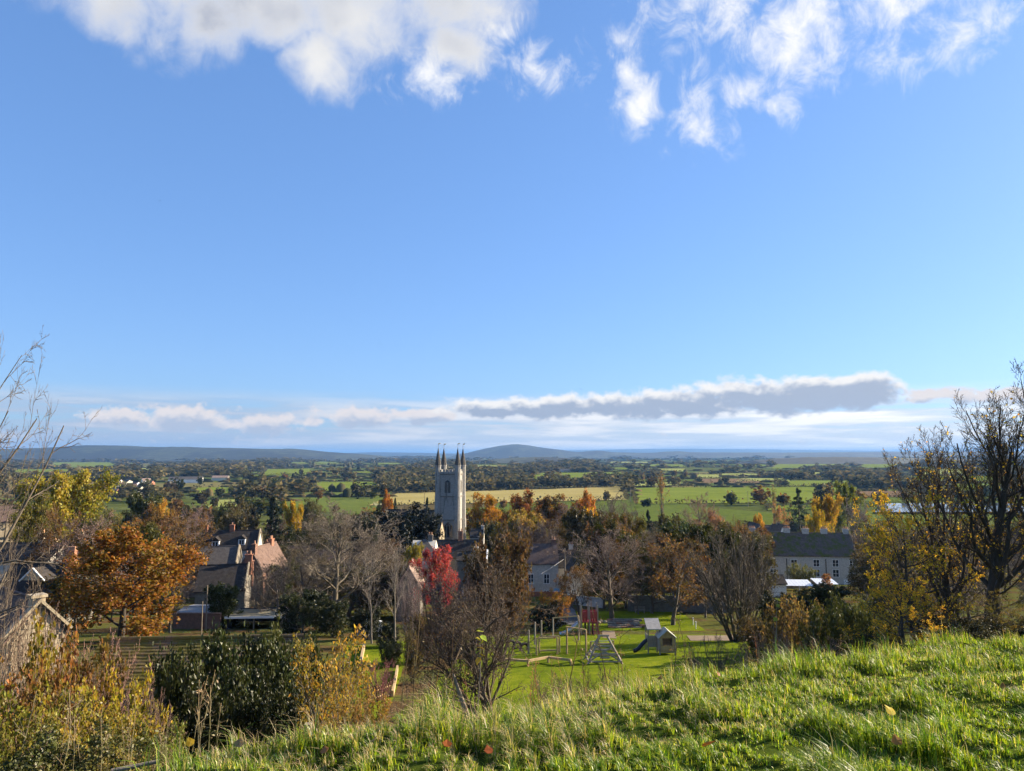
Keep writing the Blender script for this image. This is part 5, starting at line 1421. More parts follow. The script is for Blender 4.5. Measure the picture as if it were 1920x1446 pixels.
pole('utility_pole', 'wooden utility pole beside the blue doored cottage', 1059, 1028, 118, .13)
pole('utility_pole', 'slim wooden pole in front of the round laurel', 389, 1098, 87, .08)
pole('utility_pole', 'grey post rising from the garden near the metal roofed shed', 380, 1128, 80, .06)
for px, yt, d in ((1402, 921, 560), (1182, 915, 620), (796, 925, 540), (508, 921, 600), (587, 908, 760)):
    pole('power_pole', 'tiny far power pole standing in the open fields', px, yt, d, .22, 'power poles across the fields', 1.6)
def wire(name, label, a, b, sag, r=.012, mat='dark_iron'):
    a, b = Vector(a), Vector(b)
    pts = [a + (b - a) * t - Vector((0, 0, sag * 4 * t * (1 - t))) for t in np.linspace(0, 1, 15)]
    o = MB().path([p - a for p in pts], r, 5).build(name, M[mat], None, a)
    return tag(o, label, 'wire')
wire('overhead_wire', 'sunlit overhead wire sloping from the utility pole past the cottage', at(1058, 1048, 118), at(1012, 1078, 112), .06, .03, 'play_grey')
# ------------------------------------------------------------------ far estate
rh = random.Random(4)
EST = [(186, 915, 'tile_brown'), (203, 918, 'tile_tan'), (214, 909, 'slate_grey'), (228, 912, 'tile_red'), (239, 906, 'slate_grey'), (232, 922, 'tile_tan'), (247, 917, 'tile_brown'), (213, 925, 'tile_tan'),
       (256, 909, 'tile_brown'), (268, 913, 'tile_red'), (281, 907, 'slate_grey'), (262, 921, 'tile_brown'), (198, 906, 'tile_brown'), (274, 902, 'tile_tan'), (222, 903, 'slate_grey'), (245, 900, 'tile_brown')]
for i, (px, py, rf) in enumerate(EST):
    d = ground_at(px, py + 6, 300)[1] * rh.uniform(.97, 1.03)
    x = at(px, py, d).x; z = H(x, d) - .3
    wn_ = rh.choice(['render_white', 'render_white', 'render_cream', 'brick'])
    o = empty('estate_house', (x, d, z), rh.uniform(-.7, .9), unique('%s far estate house with %s roof' % ({'render_white': 'white', 'render_cream': 'cream', 'brick': 'brick'}[wn_], {'tile_brown': 'brown', 'tile_tan': 'tan', 'tile_red': 'red', 'slate_grey': 'grey'}[rf])), 'house', 'houses of the far estate')
    W = rh.uniform(8, 11.5); dep = rh.uniform(7, 8.5); he = rh.uniform(4.8, 5.6)
    wall_mesh(o, W, dep, he, he + 2.9, M[wn_])
    roof_mesh(o, W, dep, he, he + 2.9, M[rf])
    for u in (-.28, .28): window(o, u * W, -dep / 2, 3.9, 1.3, 1.2)
def barn(label, px0, px1, yr, ye, py, wall, roof, yaw):
    d = ground_at((px0 + px1) / 2, py, 300)[1]
    return house('farm_barn', label, px0, px1, yr, ye, d, 16, wall, roof, yaw, cat='barn')
barn('long white farm shed at the edge of the far estate', 316, 372, 894, 899, 906, 'render_white', 'slate_grey', 18)
barn('pale flat farm shed beyond the long white one', 396, 424, 892, 896, 902, 'render_cream', 'tile_tan', 10)
barn('grey farm sheds lost in the trees of the middle plain', 1050, 1082, 879, 882, 886, 'stone_grey', 'slate_grey', 0)
barn('white speck of a farmhouse on the plain towards the hills', 250, 266, 881, 884, 888, 'render_white', 'slate_grey', 10)
# ------------------------------------------------------------------ playground
M['play_wood'] = mottled('pale_timber', (.30, .21, .10), (.44, .32, .17), 5, .85, .3, .01, stretch=(1, 1, .25))
M['grey_wood'] = mottled('grey_timber', (.22, .19, .155), (.33, .29, .235), 5, .9, .35, .01, stretch=(1, 1, .25))
M['red_paint'] = mottled('red_paint', (.22, .03, .035), (.32, .05, .055), 4, .5, .1)
M['steel'] = mottled('steel_sheet', (.50, .51, .53), (.62, .63, .65), 3, .35, .05, metallic=.6, spec=.5)
M['blue_plastic'] = mottled('dark_blue_plastic', (.007, .012, .026), (.012, .018, .04), 3, .35, .05)
M['rubber'] = mottled('tyre_rubber', (.012, .012, .013), (.03, .03, .03), 8, .8, .3)
M['shingle'] = mottled('grey_shingle', (.24, .23, .22), (.34, .33, .31), 4, .9, .3)
M['green_felt'] = mottled('pale_green_felt', (.27, .27, .23), (.36, .36, .31), 4, .85, .2)
def G3(px, py):
    x, y = ground_at(px, py, 30, 300)
    return Vector((x, y, H(x, y)))
def play(name, label, px, py, cat):
    p = G3(px, py)
    return empty(name, p, 0, label, cat), p, p.y / F
def post_up(o, p0, base, hgt, r=.07, mat='play_wood', name='post'):
    q = base - p0
    return MB().tube((q.x, q.y, q.z - .1), (q.x, q.y, q.z + hgt), r, n=8).build(name, M[mat], o)
def rail_on(o, p0, a, b, ha, hb, w=.09, mat='play_wood', name='rail', dz=0.0):
    a, b = a - p0, b - p0
    return MB().beam((a.x, a.y, a.z + ha + dz), (b.x, b.y, b.z + hb + dz), w, w).build(name, M[mat], o)
# zigzag balance beam
o, p0, s = play('balance_beam', 'low zigzag timber balance beam on the lawn', 1010, 1246, 'balance beam')
pts = [G3(948, 1247), G3(990, 1250), G3(1028, 1243), G3(1071, 1249)]
for p in pts: post_up(o, p0, p, .36, .09)
for a, b in zip(pts[:-1], pts[1:]): rail_on(o, p0, a, b, .42, .42, .16, name='beam')
# low box frame of bars
o, p0, s = play('parallel_bars', 'waist high orange timber parallel bars on the lawn', 1028, 1228, 'climbing frame')
c4 = [G3(1006, 1229), G3(1045, 1227), G3(1049, 1223.5), G3(1011, 1225)]
h_ = 29 * s
for p in c4: post_up(o, p0, p, h_, .075)
rail_on(o, p0, c4[0], c4[1], h_ + .03, h_ + .03); rail_on(o, p0, c4[3], c4[2], h_ + .03, h_ + .03); rail_on(o, p0, c4[3], c4[2], .2, .2, .1)
# tall goal-like pull-up frame
o, p0, s = play('pull_up_frame', 'tall timber pull-up frame in the middle of the lawn', 1081, 1229, 'climbing frame')
a, b = G3(1063, 1227), G3(1099, 1229)
post_up(o, p0, a, 49 * s, .085); post_up(o, p0, b, 45 * s, .085); rail_on(o, p0, a, b, 49 * s, 45 * s, .1)
# further swing frame
o, p0, s = play('monkey_bar_frame', 'timber monkey bar frame with hanging rings near the slide', 1061, 1199, 'climbing frame')
a, b = G3(1037, 1196), G3(1085, 1201)
post_up(o, p0, a, 36 * s, .085, 'grey_wood'); post_up(o, p0, b, 43 * s, .085, 'grey_wood'); rail_on(o, p0, a, b, 36 * s, 43 * s, .11)
for t in (.2, .35, .5, .65, .8):
    q = (a + (b - a) * t) - p0; zt_ = q.z + (36 + 7 * t) * s
    mb = MB().tube((q.x, q.y, zt_), (q.x, q.y, zt_ - .35), .012, n=5)
    mb.path([(q.x + .09 * math.cos(k), q.y, zt_ - .44 + .09 * math.sin(k)) for k in np.linspace(0, 6.28, 11)], .014, 5); mb.build('ring', M['dark_iron'], o)
# thin frame behind the pyramid
o, p0, s = play('vault_bar', 'thin timber vault bar behind the log pyramid', 1128, 1222, 'climbing frame')
a, b = G3(1108, 1223), G3(1150, 1222)
post_up(o, p0, a, 19 * s, .08); post_up(o, p0, b, 20 * s, .08); rail_on(o, p0, a, b, 18.5 * s, 19.5 * s, .05, 'steel')
# log pyramid
o, p0, s = play('log_pyramid', 'grey timber climbing pyramid of crossed logs at the lawn edge', 1132, 1241, 'climbing frame')
w_, h_ = 1.42, 2.0
cs = [Vector((-w_, -1.0, 0)), Vector((w_, -1.0, 0)), Vector((w_, 1.1, 0)), Vector((-w_, 1.1, 0))]
rg_ = [Vector((-.28, 0, h_)), Vector((.28, 0, h_))]
for i, c_ in enumerate(cs):
    MB().tube(c_ - Vector((0, 0, .1)), rg_[0 if i in (0, 3) else 1], .085, n=7).build('log', M['grey_wood'], o)
MB().tube(rg_[0] - Vector((.15, 0, 0)), rg_[1] + Vector((.15, 0, 0)), .08, n=7).build('ridge_log', M['grey_wood'], o)
for t in (.12, .38, .64):
    q = [c_ + (rg_[0 if i in (0, 3) else 1] - c_) * t for i, c_ in enumerate(cs)]
    for i in range(4): MB().tube(q[i], q[(i + 1) % 4], .065, n=6).build('cross_log', M['grey_wood'], o)
q0 = [c_ + (rg_[0 if i in (0, 3) else 1] - c_) * .12 for i, c_ in enumerate(cs)]; q1 = [c_ + (rg_[0 if i in (0, 3) else 1] - c_) * .64 for i, c_ in enumerate(cs)]
MB().tube(q0[0], q1[1], .06, n=6).build('brace', M['grey_wood'], o); MB().tube(q0[1], q1[0], .06, n=6).build('brace', M['grey_wood'], o)
for t in (.25, .5): MB().tube(Vector((0, -1.0 + t, t * h_)) - Vector((.5 * (1 - t), 0, 0)), Vector((0, -1.0 + t, t * h_)) + Vector((.5 * (1 - t), 0, 0)), .07, n=6).build('step', M['grey_wood'], o)
# playhouse with little tube slide
o, p0, s = play('playhouse', 'timber playhouse with pale gabled porch and shingled tower', 1240, 1226, 'playhouse')
def plank_wall(o, x0, x1, y, z0, z1, n, mat, axis='x'):
    for i in range(n):
        z = z0 + (z1 - z0) * (i + .5) / n; hh = (z1 - z0) / n - .012
        if axis == 'x': MB().box(((x0 + x1) / 2, y, z), (x1 - x0, .05, hh)).build('plank', M[mat], o)
        else: MB().box((y, (x0 + x1) / 2, z), (.05, x1 - x0, hh)).build('plank', M[mat], o)
# front gabled cabin
cx0, cx1, cy0, cy1 = -.25, 1.02, -.7, .5
MB().box(((cx0 + cx1) / 2, (cy0 + cy1) / 2, .30), (cx1 - cx0, cy1 - cy0, .1)).build('floor', M['grey_wood'], o)
for x in (cx0, cx1):
    for y in (cy0, cy1): MB().box((x, y, .72), (.1, .1, 1.55)).build('post', M['grey_wood'], o)
plank_wall(o, cx0 + .06, cx1 - .06, cy0 - .04, .36, .85, 5, 'play_wood')
plank_wall(o, cx0 + .06, cx0 + .22, cy0 - .03, .86, 1.5, 5, 'play_wood'); plank_wall(o, cx1 - .25, cx1 - .06, cy0 - .03, .86, 1.5, 5, 'play_wood')
plank_wall(o, cx0 + .06, cx1 - .06, cy1, .36, 1.5, 9, 'grey_wood')
plank_wall(o, cy0 + .06, cy1 - .06, cx0 - .03, .36, 1.5, 9, 'grey_wood', 'y'); plank_wall(o, cy0 + .06, cy1 - .06, cx1 + .03, .36, 1.5, 9, 'play_wood', 'y')
xm = (cx0 + cx1) / 2; za, zr_ = 1.46, 2.02
MB().add([(cx0, cy0 - .02, za), (cx1, cy0 - .02, za), (xm, cy0 - .02, zr_), (cx0, cy0 + .03, za), (cx1, cy0 + .03, za), (xm, cy0 + .03, zr_)], [(0, 1, 2), (5, 4, 3), (0, 2, 5, 3), (2, 1, 4, 5), (1, 0, 3, 4)]).build('gable', M['play_wood'], o)
for sx in (-1, 1):
    MB().beam((xm + sx * .02, (cy0 + cy1) / 2, zr_ + .05), (xm + sx * ((cx1 - cx0) / 2 + .16), (cy0 + cy1) / 2, za - .04), cy1 - cy0 + .3, .05, (0, 0, 1)).build('roof_panel', M['green_felt'], o)
# tower behind
tx0, tx1, ty0, ty1 = -1.05, -.1, .2, 1.3
for x in (tx0, tx1):
    for y in (ty0, ty1): MB().box((x, y, 1.05), (.1, .1, 2.1)).build('post', M['grey_wood'], o)
plank_wall(o, tx0 + .06, tx1 - .06, ty0 - .03, .5, 1.45, 8, 'grey_wood'); plank_wall(o, ty0 + .06, ty1 - .06, tx0 - .03, 1.0, 1.45, 4, 'grey_wood', 'y')
MB().add([(tx0 - .12, ty0 - .25, 1.95), (tx1 + .15, ty0 - .25, 1.95), (tx1 + .15, ty1 + .1, 2.55), (tx0 - .12, ty1 + .1, 2.55), (tx0 - .12, ty0 - .25, 2.02), (tx1 + .15, ty0 - .25, 2.02), (tx1 + .15, ty1 + .1, 2.62), (tx0 - .12, ty1 + .1, 2.62)],
         [(0, 3, 2, 1), (4, 5, 6, 7), (0, 1, 5, 4), (1, 2, 6, 5), (2, 3, 7, 6), (3, 0, 4, 7)]).build('tower_roof', M['shingle'], o)
MB().path([(-1.0, .55, 1.0), (-1.3, .45, .88), (-1.6, .35, .62), (-1.85, .28, .35), (-2.1, .2, .22), (-2.3, .15, .2)], [.17] * 6, 12).build('tube_slide', M['blue_plastic'], o, smooth=True)
# climbing tower with steel slide
o, p0, s = play('slide_tower', 'red climbing tower with steel slide and red ladder', 1106, 1190, 'slide')
W_ = 1.0
for x in (-.95, -.1, .8):
    for y in (-.7, .7): MB().box((x, y, 1.6), (.12, .12, 3.2)).build('post', M['grey_wood'], o)
MB().box((-.07, 0, 1.45), (1.9, 1.5, .1)).build('deck', M['red_paint'], o)
for x in (-.72, -.45, .1, .35, .62): MB().box((x, -.72, 2.05), (.2, .05, 1.05)).build('red_panel', M['red_paint'], o)
for y in (-.35, 0, .35): MB().box((.83, y, 2.05), (.05, .22, 1.05)).build('red_panel', M['red_paint'], o)
MB().box((-.07, .72, 2.0), (1.7, .05, .9)).build('back_panel', M['red_paint'], o)
for x in (-.5, .3): MB().box((x, 0, .7), (.08, 1.2, 1.3)).build('side_panel', M['rubber'], o)
for sx in (.25, .8): MB().beam((sx + .05, -1.75, .02), (sx - .1, -.78, 1.5), .08, .08).build('ladder_rail', M['red_paint'], o)
for k in range(6):
    t = (k + .5) / 6
    MB().box((.57 - .1 * t, -1.75 + .97 * t, .04 + 1.45 * t), (.5, .12, .05)).build('ladder_step', M['red_paint'], o)
sl = [(-.98, -.1, 1.42), (-1.4, -.25, 1.15), (-2.0, -.45, .72), (-2.6, -.65, .36), (-2.95, -.76, .26), (-3.25, -.86, .25)]
mb = MB()
vs_, fs_ = [], []
for i, p in enumerate(sl):
    for dy_, dz_ in ((-.27, .16), (-.25, 0), (.25, 0), (.27, .16), (.29, .16), (.27, -.05), (-.27, -.05), (-.29, .16)): vs_.append((p[0] - dy_ * .3, p[1] + dy_, p[2] + dz_))
for i in range(len(sl) - 1):
    for k in range(8): fs_.append((i * 8 + k, i * 8 + (k + 1) % 8, i * 8 + 8 + (k + 1) % 8, i * 8 + 8 + k))
mb.add(vs_, fs_); mb.build('slide_chute', M['steel'], o)
# tyres half sunk in the lawn
def torus(Rr, r, n=20, m=8):
    mb = MB()
    pts = [(Rr * math.cos(a), 0, Rr * math.sin(a)) for a in np.linspace(0, 2 * math.pi, n + 1)]
    return mb.path(pts, r, m)
TY = ['black tyre half buried at the hedge end of its row', 'middle black tyre of the half buried row', 'black tyre of the half buried row, next to the tall post']
for i, (px, py) in enumerate(((958, 1214), (970, 1217), (983, 1220))):
    p = G3(px, py)
    q = torus(.36, .13).build('tyre', M['rubber'], None, p + Vector((0, 0, .22))); q.rotation_euler = (0, 0, R(30))
    tag(q, TY[i], 'tyre', 'half buried tyres on the lawn')
for i, (px, py, hpx, lab) in enumerate([(991, 1226, 42, 'thick timber post beside the tyres'), (1015, 1195, 30, 'short timber post near the dark clipped evergreen'), (1003, 1209, 40, 'leaning grey timber post behind the parallel bars')]):
    p = G3(px, py)
    tag(MB().tube((0, 0, -.1), (.02, 0, hpx * p.y / F), .09, .08, 8).build('timber_post', M['grey_wood'], None, p), lab, 'post')
for i, (px, py, lab) in enumerate([(1300, 1172, 'small pale marker post standing in the bark play area'), (1305, 1180, 'second small pale post at the front of the bark play area')]):
    p = G3(px, py)
    tag(MB().tube((0, 0, -.1), (0, 0, .75), .05, .05, 6).box((0, 0, .8), (.16, .1, .12)).build('marker_post', M['white_paint'], None, p), lab, 'post')
# rough stone steps up the bank
o, p0, s = play('stone_steps', 'dark rough stone steps cut into the bank behind the slide', 1170, 1178, 'steps')
rr = random.Random(12)
for k in range(5):
    x = -1.8 + rr.uniform(-.1, .1)
    while x < 1.9:
        w = rr.uniform(.5, 1.0)
        MB().box((x + w / 2, .3 + k * .42, -.02 + k * .13), (w - .04, .46, .24 + rr.uniform(-.03, .03)), Matrix.Rotation(rr.uniform(-.04, .04), 3, 'Z')).build('stone', M['brick_dark' if rr.random() < .2 else 'stone_dark'], o)
        x += w
for i, (px, py, w, lab) in enumerate([(1128, 1169, 1.6, 'heap of pale boulders edging the stone steps'), ]):
    o, p0, s = play('boulder_edging', lab, px, py, 'boulders')
    for k in range(7):
        v, f = [], []
        bm = MB(); rr_ = rr.uniform(.18, .34)
        n = 7
        for j, (zz, sc_) in enumerate(((0, .8), (.45, 1.0), (.8, .7), (1.0, .25))):
            for a in range(n): v.append((rr_ * sc_ * math.cos(a * 2 * math.pi / n) * rr.uniform(.85, 1.15) * 1.3, rr_ * sc_ * math.sin(a * 2 * math.pi / n) * rr.uniform(.85, 1.15), rr_ * 1.3 * zz))
        for j in range(3):
            for a in range(n): f.append((j * n + a, j * n + (a + 1) % n, j * n + n + (a + 1) % n, j * n + n + a))
        f.append(tuple(range(3 * n, 4 * n)))
        bm.add(v, f).build('boulder', M['stone_cream'], o).location = (-.9 + k * .45, rr.uniform(-.2, .3), 0)
def bench(label, px, py, W=1.5, rz=0.0):
    o, p0, s = play('park_bench', label, px, py, 'bench'); o.rotation_euler = (0, 0, rz)
    for i in range(3): MB().box((0, -.18 + i * .17, .44), (W, .13, .04)).build('seat_slat', M['grey_wood'], o)
    for i in range(2): MB().box((0, .24, .62 + i * .18), (W, .04, .12)).build('back_slat', M['grey_wood'], o)
    for x in (-W / 2 + .15, W / 2 - .15):
        MB().box((x, -.15, .2), (.08, .08, .44)).build('leg', M['grey_wood'], o); MB().box((x, .22, .4), (.08, .08, .84)).build('leg', M['grey_wood'], o)
bench('dark timber bench on the grass above the stone steps', 1200, 1150)
bench('small bench at the foot of the bare sycamore', 1098, 1136, 1.3)
# garden edging boards and fence on the near gardens
def edging(name, label, pts, hgt, mat, th=.06, cat='edging', step=1.2):
    P = [G3(*p) for p in pts]
    o = empty(name, P[0], 0, label, cat)
    for a, b in zip(P[:-1], P[1:]):
        n = max(1, int((b - a).length / step))
        for i in range(n):
            q0, q1 = a + (b - a) * (i / n) - P[0], a + (b - a) * ((i + 1) / n) - P[0]
            q0.z = H(q0.x + P[0].x, q0.y + P[0].y) - P[0].z; q1.z = H(q1.x + P[0].x, q1.y + P[0].y) - P[0].z
            MB().beam((q0.x, q0.y, q0.z + hgt / 2), (q1.x, q1.y, q1.z + hgt / 2), th, hgt).build('board', M[mat], o)
edging('garden_edging', 'pale timber edging board along the vegetable bed', [(676, 1250), (684, 1212)], .45, 'play_wood', .18)
edging('garden_edging', 'pale timber edging along the narrow garden lawn', [(736, 1308), (745, 1258)], .4, 'play_wood', .14)
def picket(label, a, b, n):
    A, B = G3(*a), G3(*b)
    o = empty('picket_fence', A, 0, label, 'fence')
    for i in range(n):
        t = i / (n - 1); q = A + (B - A) * t; z = H(q.x, q.y) - A.z; q = q - A
        MB().add([(q.x - .06, q.y, z - .05), (q.x + .06, q.y, z - .05), (q.x + .06, q.y, z + .8), (q.x, q.y, z + .9), (q.x - .06, q.y, z + .8), (q.x - .06, q.y + .03, z - .05), (q.x + .06, q.y + .03, z - .05), (q.x + .06, q.y + .03, z + .8), (q.x, q.y + .03, z + .9), (q.x - .06, q.y + .03, z + .8)],
                 [(0, 1, 2, 3, 4), (9, 8, 7, 6, 5), (0, 5, 6, 1), (1, 6, 7, 2), (2, 7, 8, 3), (3, 8, 9, 4), (4, 9, 5, 0)]).build('picket', M['play_wood'], o)
    for hh in (.25, .65):
        MB().beam((0, .05, hh), (B.x - A.x, B.y - A.y + .05, B.z - A.z + hh), .04, .07).build('rail', M['play_wood'], o)
picket('pale picket fence at the bottom of the garden by the purple shrub', (692, 1322), (732, 1306), 10)
# ------------------------------------------------------------------ near trees and shrubs
# leaning many-branched tree in the middle
proto('leaning', 201, [[0, 0, 0], [.12, .1, 0], [-.1, .05, 0]], [[-.42, 0, 1], [-.15, .15, 1], [-.62, -.1, 1]], [3.6, 3.9, 3.2], [.15, .10, .09],
      [dict(segs=6, wob=.07, up=.10, taper=.45), dict(n=11, t=(.22, 1), ang=40, len=.85, shape='even', segs=5, wob=.12, up=.03, rr=.5, taper=.3),
       dict(n=8, t=(.12, 1), ang=42, len=.52, segs=4, wob=.16, up=.04, rr=.55, taper=.35), dict(n=7, t=(.1, 1), ang=42, len=.5, segs=3, wob=.2, up=.02, rr=.55, rmin=.009, taper=.5),
       dict(n=4, t=(.1, 1), ang=42, len=.55, segs=1, wob=.22, rr=.6, rmin=.0065, taper=.6)], leaves=1500, leaf_size=.075, jit=.04, split=2)
def near_bare(name, seed, limbs, up, leaves=0, mask=None, n3=7, n4=6, lsz=.085, len1=.6, a1=42):
    proto(name, seed, Z1, [[.03, 0, 1]], [7.2], [.23], [dict(segs=12, wob=.05, up=.05, taper=.15), dict(n=limbs, t=(.16, .97), ang=a1, angt=14, len=len1, shape='round', segs=7, wob=.09, up=up, rr=.48, taper=.25),
          dict(n=9, t=(.15, 1), ang=34, len=.46, segs=5, wob=.11, up=up, rr=.5, taper=.3), dict(n=n3, t=(.15, 1), ang=34, len=.48, segs=3, wob=.14, up=up * .8, rr=.55, rmin=.006, taper=.4),
          dict(n=n4, t=(.15, 1), ang=34, len=.5, segs=2, wob=.16, up=up * .5, rr=.6, rmin=.0058, taper=.6)], leaves=leaves, leaf_size=lsz, jit=.03, mask=mask, split=2, sides=(8, 4, 3))
near_bare('near_ash', 211, 20, .17, 5200, lambda p, rg: rg.random(len(p)) < np.clip(1.15 - p[:, 2] / 6.5, .12, 1), a1=33, n4=7)
near_bare('near_ash_two', 212, 20, .17, 2000, lambda p, rg: rg.random(len(p)) < np.clip(1.0 - p[:, 2] / 7.0, .12, 1), a1=32, n4=7)
near_bare('near_maple', 213, 18, .03, 13000, lambda p, rg: rg.random(len(p)) < .8, 6, 3, .105, .7, 62)
near_bare('near_pale', 214, 19, .06, 0, None, 6, 4, .085, .74, 58)
b_, d_ = multi(5, .35, rg0)
proto('sparse_sapling', 221, b_, d_, np.full(5, 2.6), np.full(5, .03), shrub_levels(9, 5, 3, .05, .004, .06), split=1, leaves=2600, leaf_size=.075, jit=.05)
YB = (.055, .045, .035)
T('ash_tree', 'near_ash', 1835, 728, 265, 20, 'tall dark ash with upswept bare branches and scattered yellow leaves', leaf=(.60, .40, .04), bark=YB, twig=(.075, .058, .042))
T('ash_tree', 'near_ash_two', 1912, 690, 270, 21.5, 'tallest dark tree at the photograph edge with fine upright twigs', leaf=(.46, .30, .03), bark=YB, twig=(.07, .055, .04))
T('ash_tree', 'near_ash', 1768, 800, 190, 22.5, 'slender dark stem leaning among the tall ash trees', leaf=(.60, .40, .04), bark=YB, twig=(.075, .06, .045))
T('field_maple', 'near_maple', 1700, 925, 215, 18.5, 'yellow leaved field maple spreading low at the brow of the bank', leaf=(.66, .44, .04), bark=YB, twig=(.08, .06, .045))
T('field_maple', 'near_maple', 1690, 1080, 190, 17.0, 'low golden maple boughs just above the brow grass', leaf=(.66, .42, .04), bark=YB, twig=(.08, .06, .045))
T('field_maple', 'near_maple', 1862, 1110, 150, 17.5, 'ivy and yellow leaves round the foot of the tall ash', leaf=(.16, .13, .03), bark=YB, twig=(.09, .07, .05))
T('elder_bush', 'bush', 1800, 1165, 130, 17.0, 'dark ivy scrub between the ash trunks', leaf=(.05, .05, .018), cat='bush')
T('elder_bush', 'bush', 1890, 1160, 130, 17.5, 'dark scrub under the tallest tree', leaf=(.06, .055, .02), cat='bush')
T('birch_tree', 'near_pale', -150, 600, 560, 13.0, 'bare thin twigged tree reaching in at the photograph edge', bark=(.14, .115, .085), twig=(.16, .13, .095))
LT = put_tree('hawthorn_tree', 'leaning', (at(924, 1290, 35).x, 35, H(at(924, 1290, 35).x, 35) - .2), 1, 1, 0.0, leaf=(.12, .065, .035), bark=(.095, .078, .055), twig=(.10, .074, .054), label='leaning dense twigged brown hawthorn in front of the lawn')
pl = PROTO['leaning']; hh = at(900, 1040, 35).z - LT.location.z
LT.scale = (255 * 35 / F / pl['w'],) * 2 + (hh / pl['h'],)
T('hawthorn_tree', 'thicket_leafy', 940, 995, 128, 43, 'round topped dense brown thicket behind the leaning hawthorn', leaf=(.095, .06, .035), bark=(.08, .062, .048), twig=(.10, .075, .056), ybase=1225)
T('hawthorn_tree', 'thicket', 845, 1075, 130, 41, 'mauve brown thicket of twigs beside the leaning hawthorn', bark=(.09, .07, .06), twig=(.125, .085, .075), ybase=1235)
tag(MB().path([(0, 0, 0), (-.25, 0, .7), (-.55, .05, 1.5), (-.8, .1, 2.2)], [.13, .12, .10, .05], 8).build('dead_stem', M['pole_wood'], None, (at(884, 1310, 33).x, 33, H(at(884, 1310, 33).x, 33) + .9)), 'broken leaning dead trunk beside the hawthorn', 'tree stump')
# gardens and slope, west side
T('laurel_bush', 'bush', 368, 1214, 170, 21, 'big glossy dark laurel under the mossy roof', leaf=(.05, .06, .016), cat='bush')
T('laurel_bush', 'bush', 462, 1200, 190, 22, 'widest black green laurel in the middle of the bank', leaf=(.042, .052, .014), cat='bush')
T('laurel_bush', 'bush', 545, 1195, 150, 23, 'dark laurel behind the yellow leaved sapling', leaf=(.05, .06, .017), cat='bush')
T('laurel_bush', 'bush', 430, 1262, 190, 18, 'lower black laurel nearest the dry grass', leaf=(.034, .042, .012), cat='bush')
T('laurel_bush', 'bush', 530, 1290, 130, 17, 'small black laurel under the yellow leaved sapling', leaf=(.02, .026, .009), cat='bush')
T('hazel_sapling', 'sparse_sapling', 612, 1178, 150, 15.5, 'slim sapling with orange yellow leaves in front of the laurel', leaf=(.36, .24, .045), cat='bush', bark=(.16, .13, .09))
T('hazel_sapling', 'sparse_sapling', 655, 1235, 100, 14.5, 'shorter gold leaved sapling beside the picket fence', leaf=(.33, .22, .045), cat='bush', bark=(.16, .13, .09))
T('dogwood_bush', 'bush_bare', 712, 1232, 78, 46, 'purple red twigged dogwood beside the picket fence', twig=(.20, .075, .08), bark=(.16, .07, .07), cat='bush')
T('garden_shrub', 'bush', 735, 1205, 44, 58, 'dull green shrub between the garden lawns', leaf=(.06, .065, .02), cat='bush')
T('garden_hedge', 'thicket_leafy', 800, 1150, 70, 60, 'thin brown hedge along the garden path', leaf=(.12, .085, .04), cat='bush')
T('garden_hedge', 'thicket_leafy', 775, 1185, 34, 52, 'brown hedge end between the two garden lawns', leaf=(.13, .10, .04), cat='bush')
BR = [('bramble_bush', 'bush_autumn', 45, 1172, 190, 15, 'tall bramble with small olive gold leaves at the photograph edge', (.27, .19, .04)),
      ('bramble_bush', 'bush_autumn', 130, 1198, 190, 14, 'rust and gold bramble in front of the stone gable', (.27, .14, .045)),
      ('bramble_bush', 'bush_autumn', 225, 1262, 150, 13, 'bright yellow bramble beside the dark laurel', (.44, .31, .04)),
      ('bramble_bush', 'bush_autumn', 90, 1290, 220, 11, 'thick yellow green bramble on the slope', (.30, .24, .04)),
      ('bramble_bush', 'bush_autumn', 200, 1330, 170, 10.5, 'golden bramble low on the slope', (.36, .26, .045)),
      ('bramble_bush', 'bush_autumn', 20, 1340, 190, 9.5, 'olive bramble in the bottom corner', (.24, .20, .04)),
      ('bramble_bush', 'bush_autumn', 285, 1352, 130, 10.5, 'green tinged bramble at the edge of the grass', (.20, .20, .045)),
      ('bramble_bush', 'bush', 130, 1385, 240, 8.6, 'tangled green nettle patch along the bottom of the slope', (.10, .10, .025)),
      ('bramble_bush', 'bush_autumn', 255, 1410, 130, 8.4, 'straw and green undergrowth beside the grass', (.28, .24, .07))]
for nm, k, px, yt, w, d, lab, lf in BR:
    T(nm, k, px, yt, w, d, lab, leaf=lf, cat='bush', bark=(.13, .085, .06), twig=(.20, .13, .095))
T('dogwood_bush', 'bush_bare', 195, 1190, 180, 17.5, 'reddish bare twigs leaning over the brambles', twig=(.26, .15, .115), bark=(.18, .11, .08), cat='bush')
T('dogwood_bush', 'bush_bare', 275, 1290, 110, 12.5, 'dark reddish bare twigs beside the laurel', twig=(.17, .11, .09), bark=(.13, .09, .07), cat='bush')
T('dogwood_bush', 'bush_bare', 60, 1120, 150, 19, 'brown bare stems in front of the stone gable', twig=(.21, .14, .10), bark=(.16, .11, .08), cat='bush')
T('hazel_sapling', 'sapling', 14, 960, 70, 16, 'thin brown bare stems against the cottages at the photograph edge', twig=(.17, .13, .09), bark=(.15, .115, .08))
T('hazel_sapling', 'sapling', 78, 1030, 70, 17, 'slanting thin bare stems above the brambles', twig=(.18, .135, .095), bark=(.16, .12, .085))
T('dogwood_bush', 'bush_bare', 20, 1135, 150, 17, 'tangled pale twigs across the stone gable', twig=(.26, .19, .13), bark=(.2, .15, .1), cat='bush')
T('dogwood_bush', 'bush_bare', 115, 1150, 130, 18, 'upright brown twigs at the end of the mossy roof', twig=(.20, .14, .10), bark=(.16, .11, .08), cat='bush')
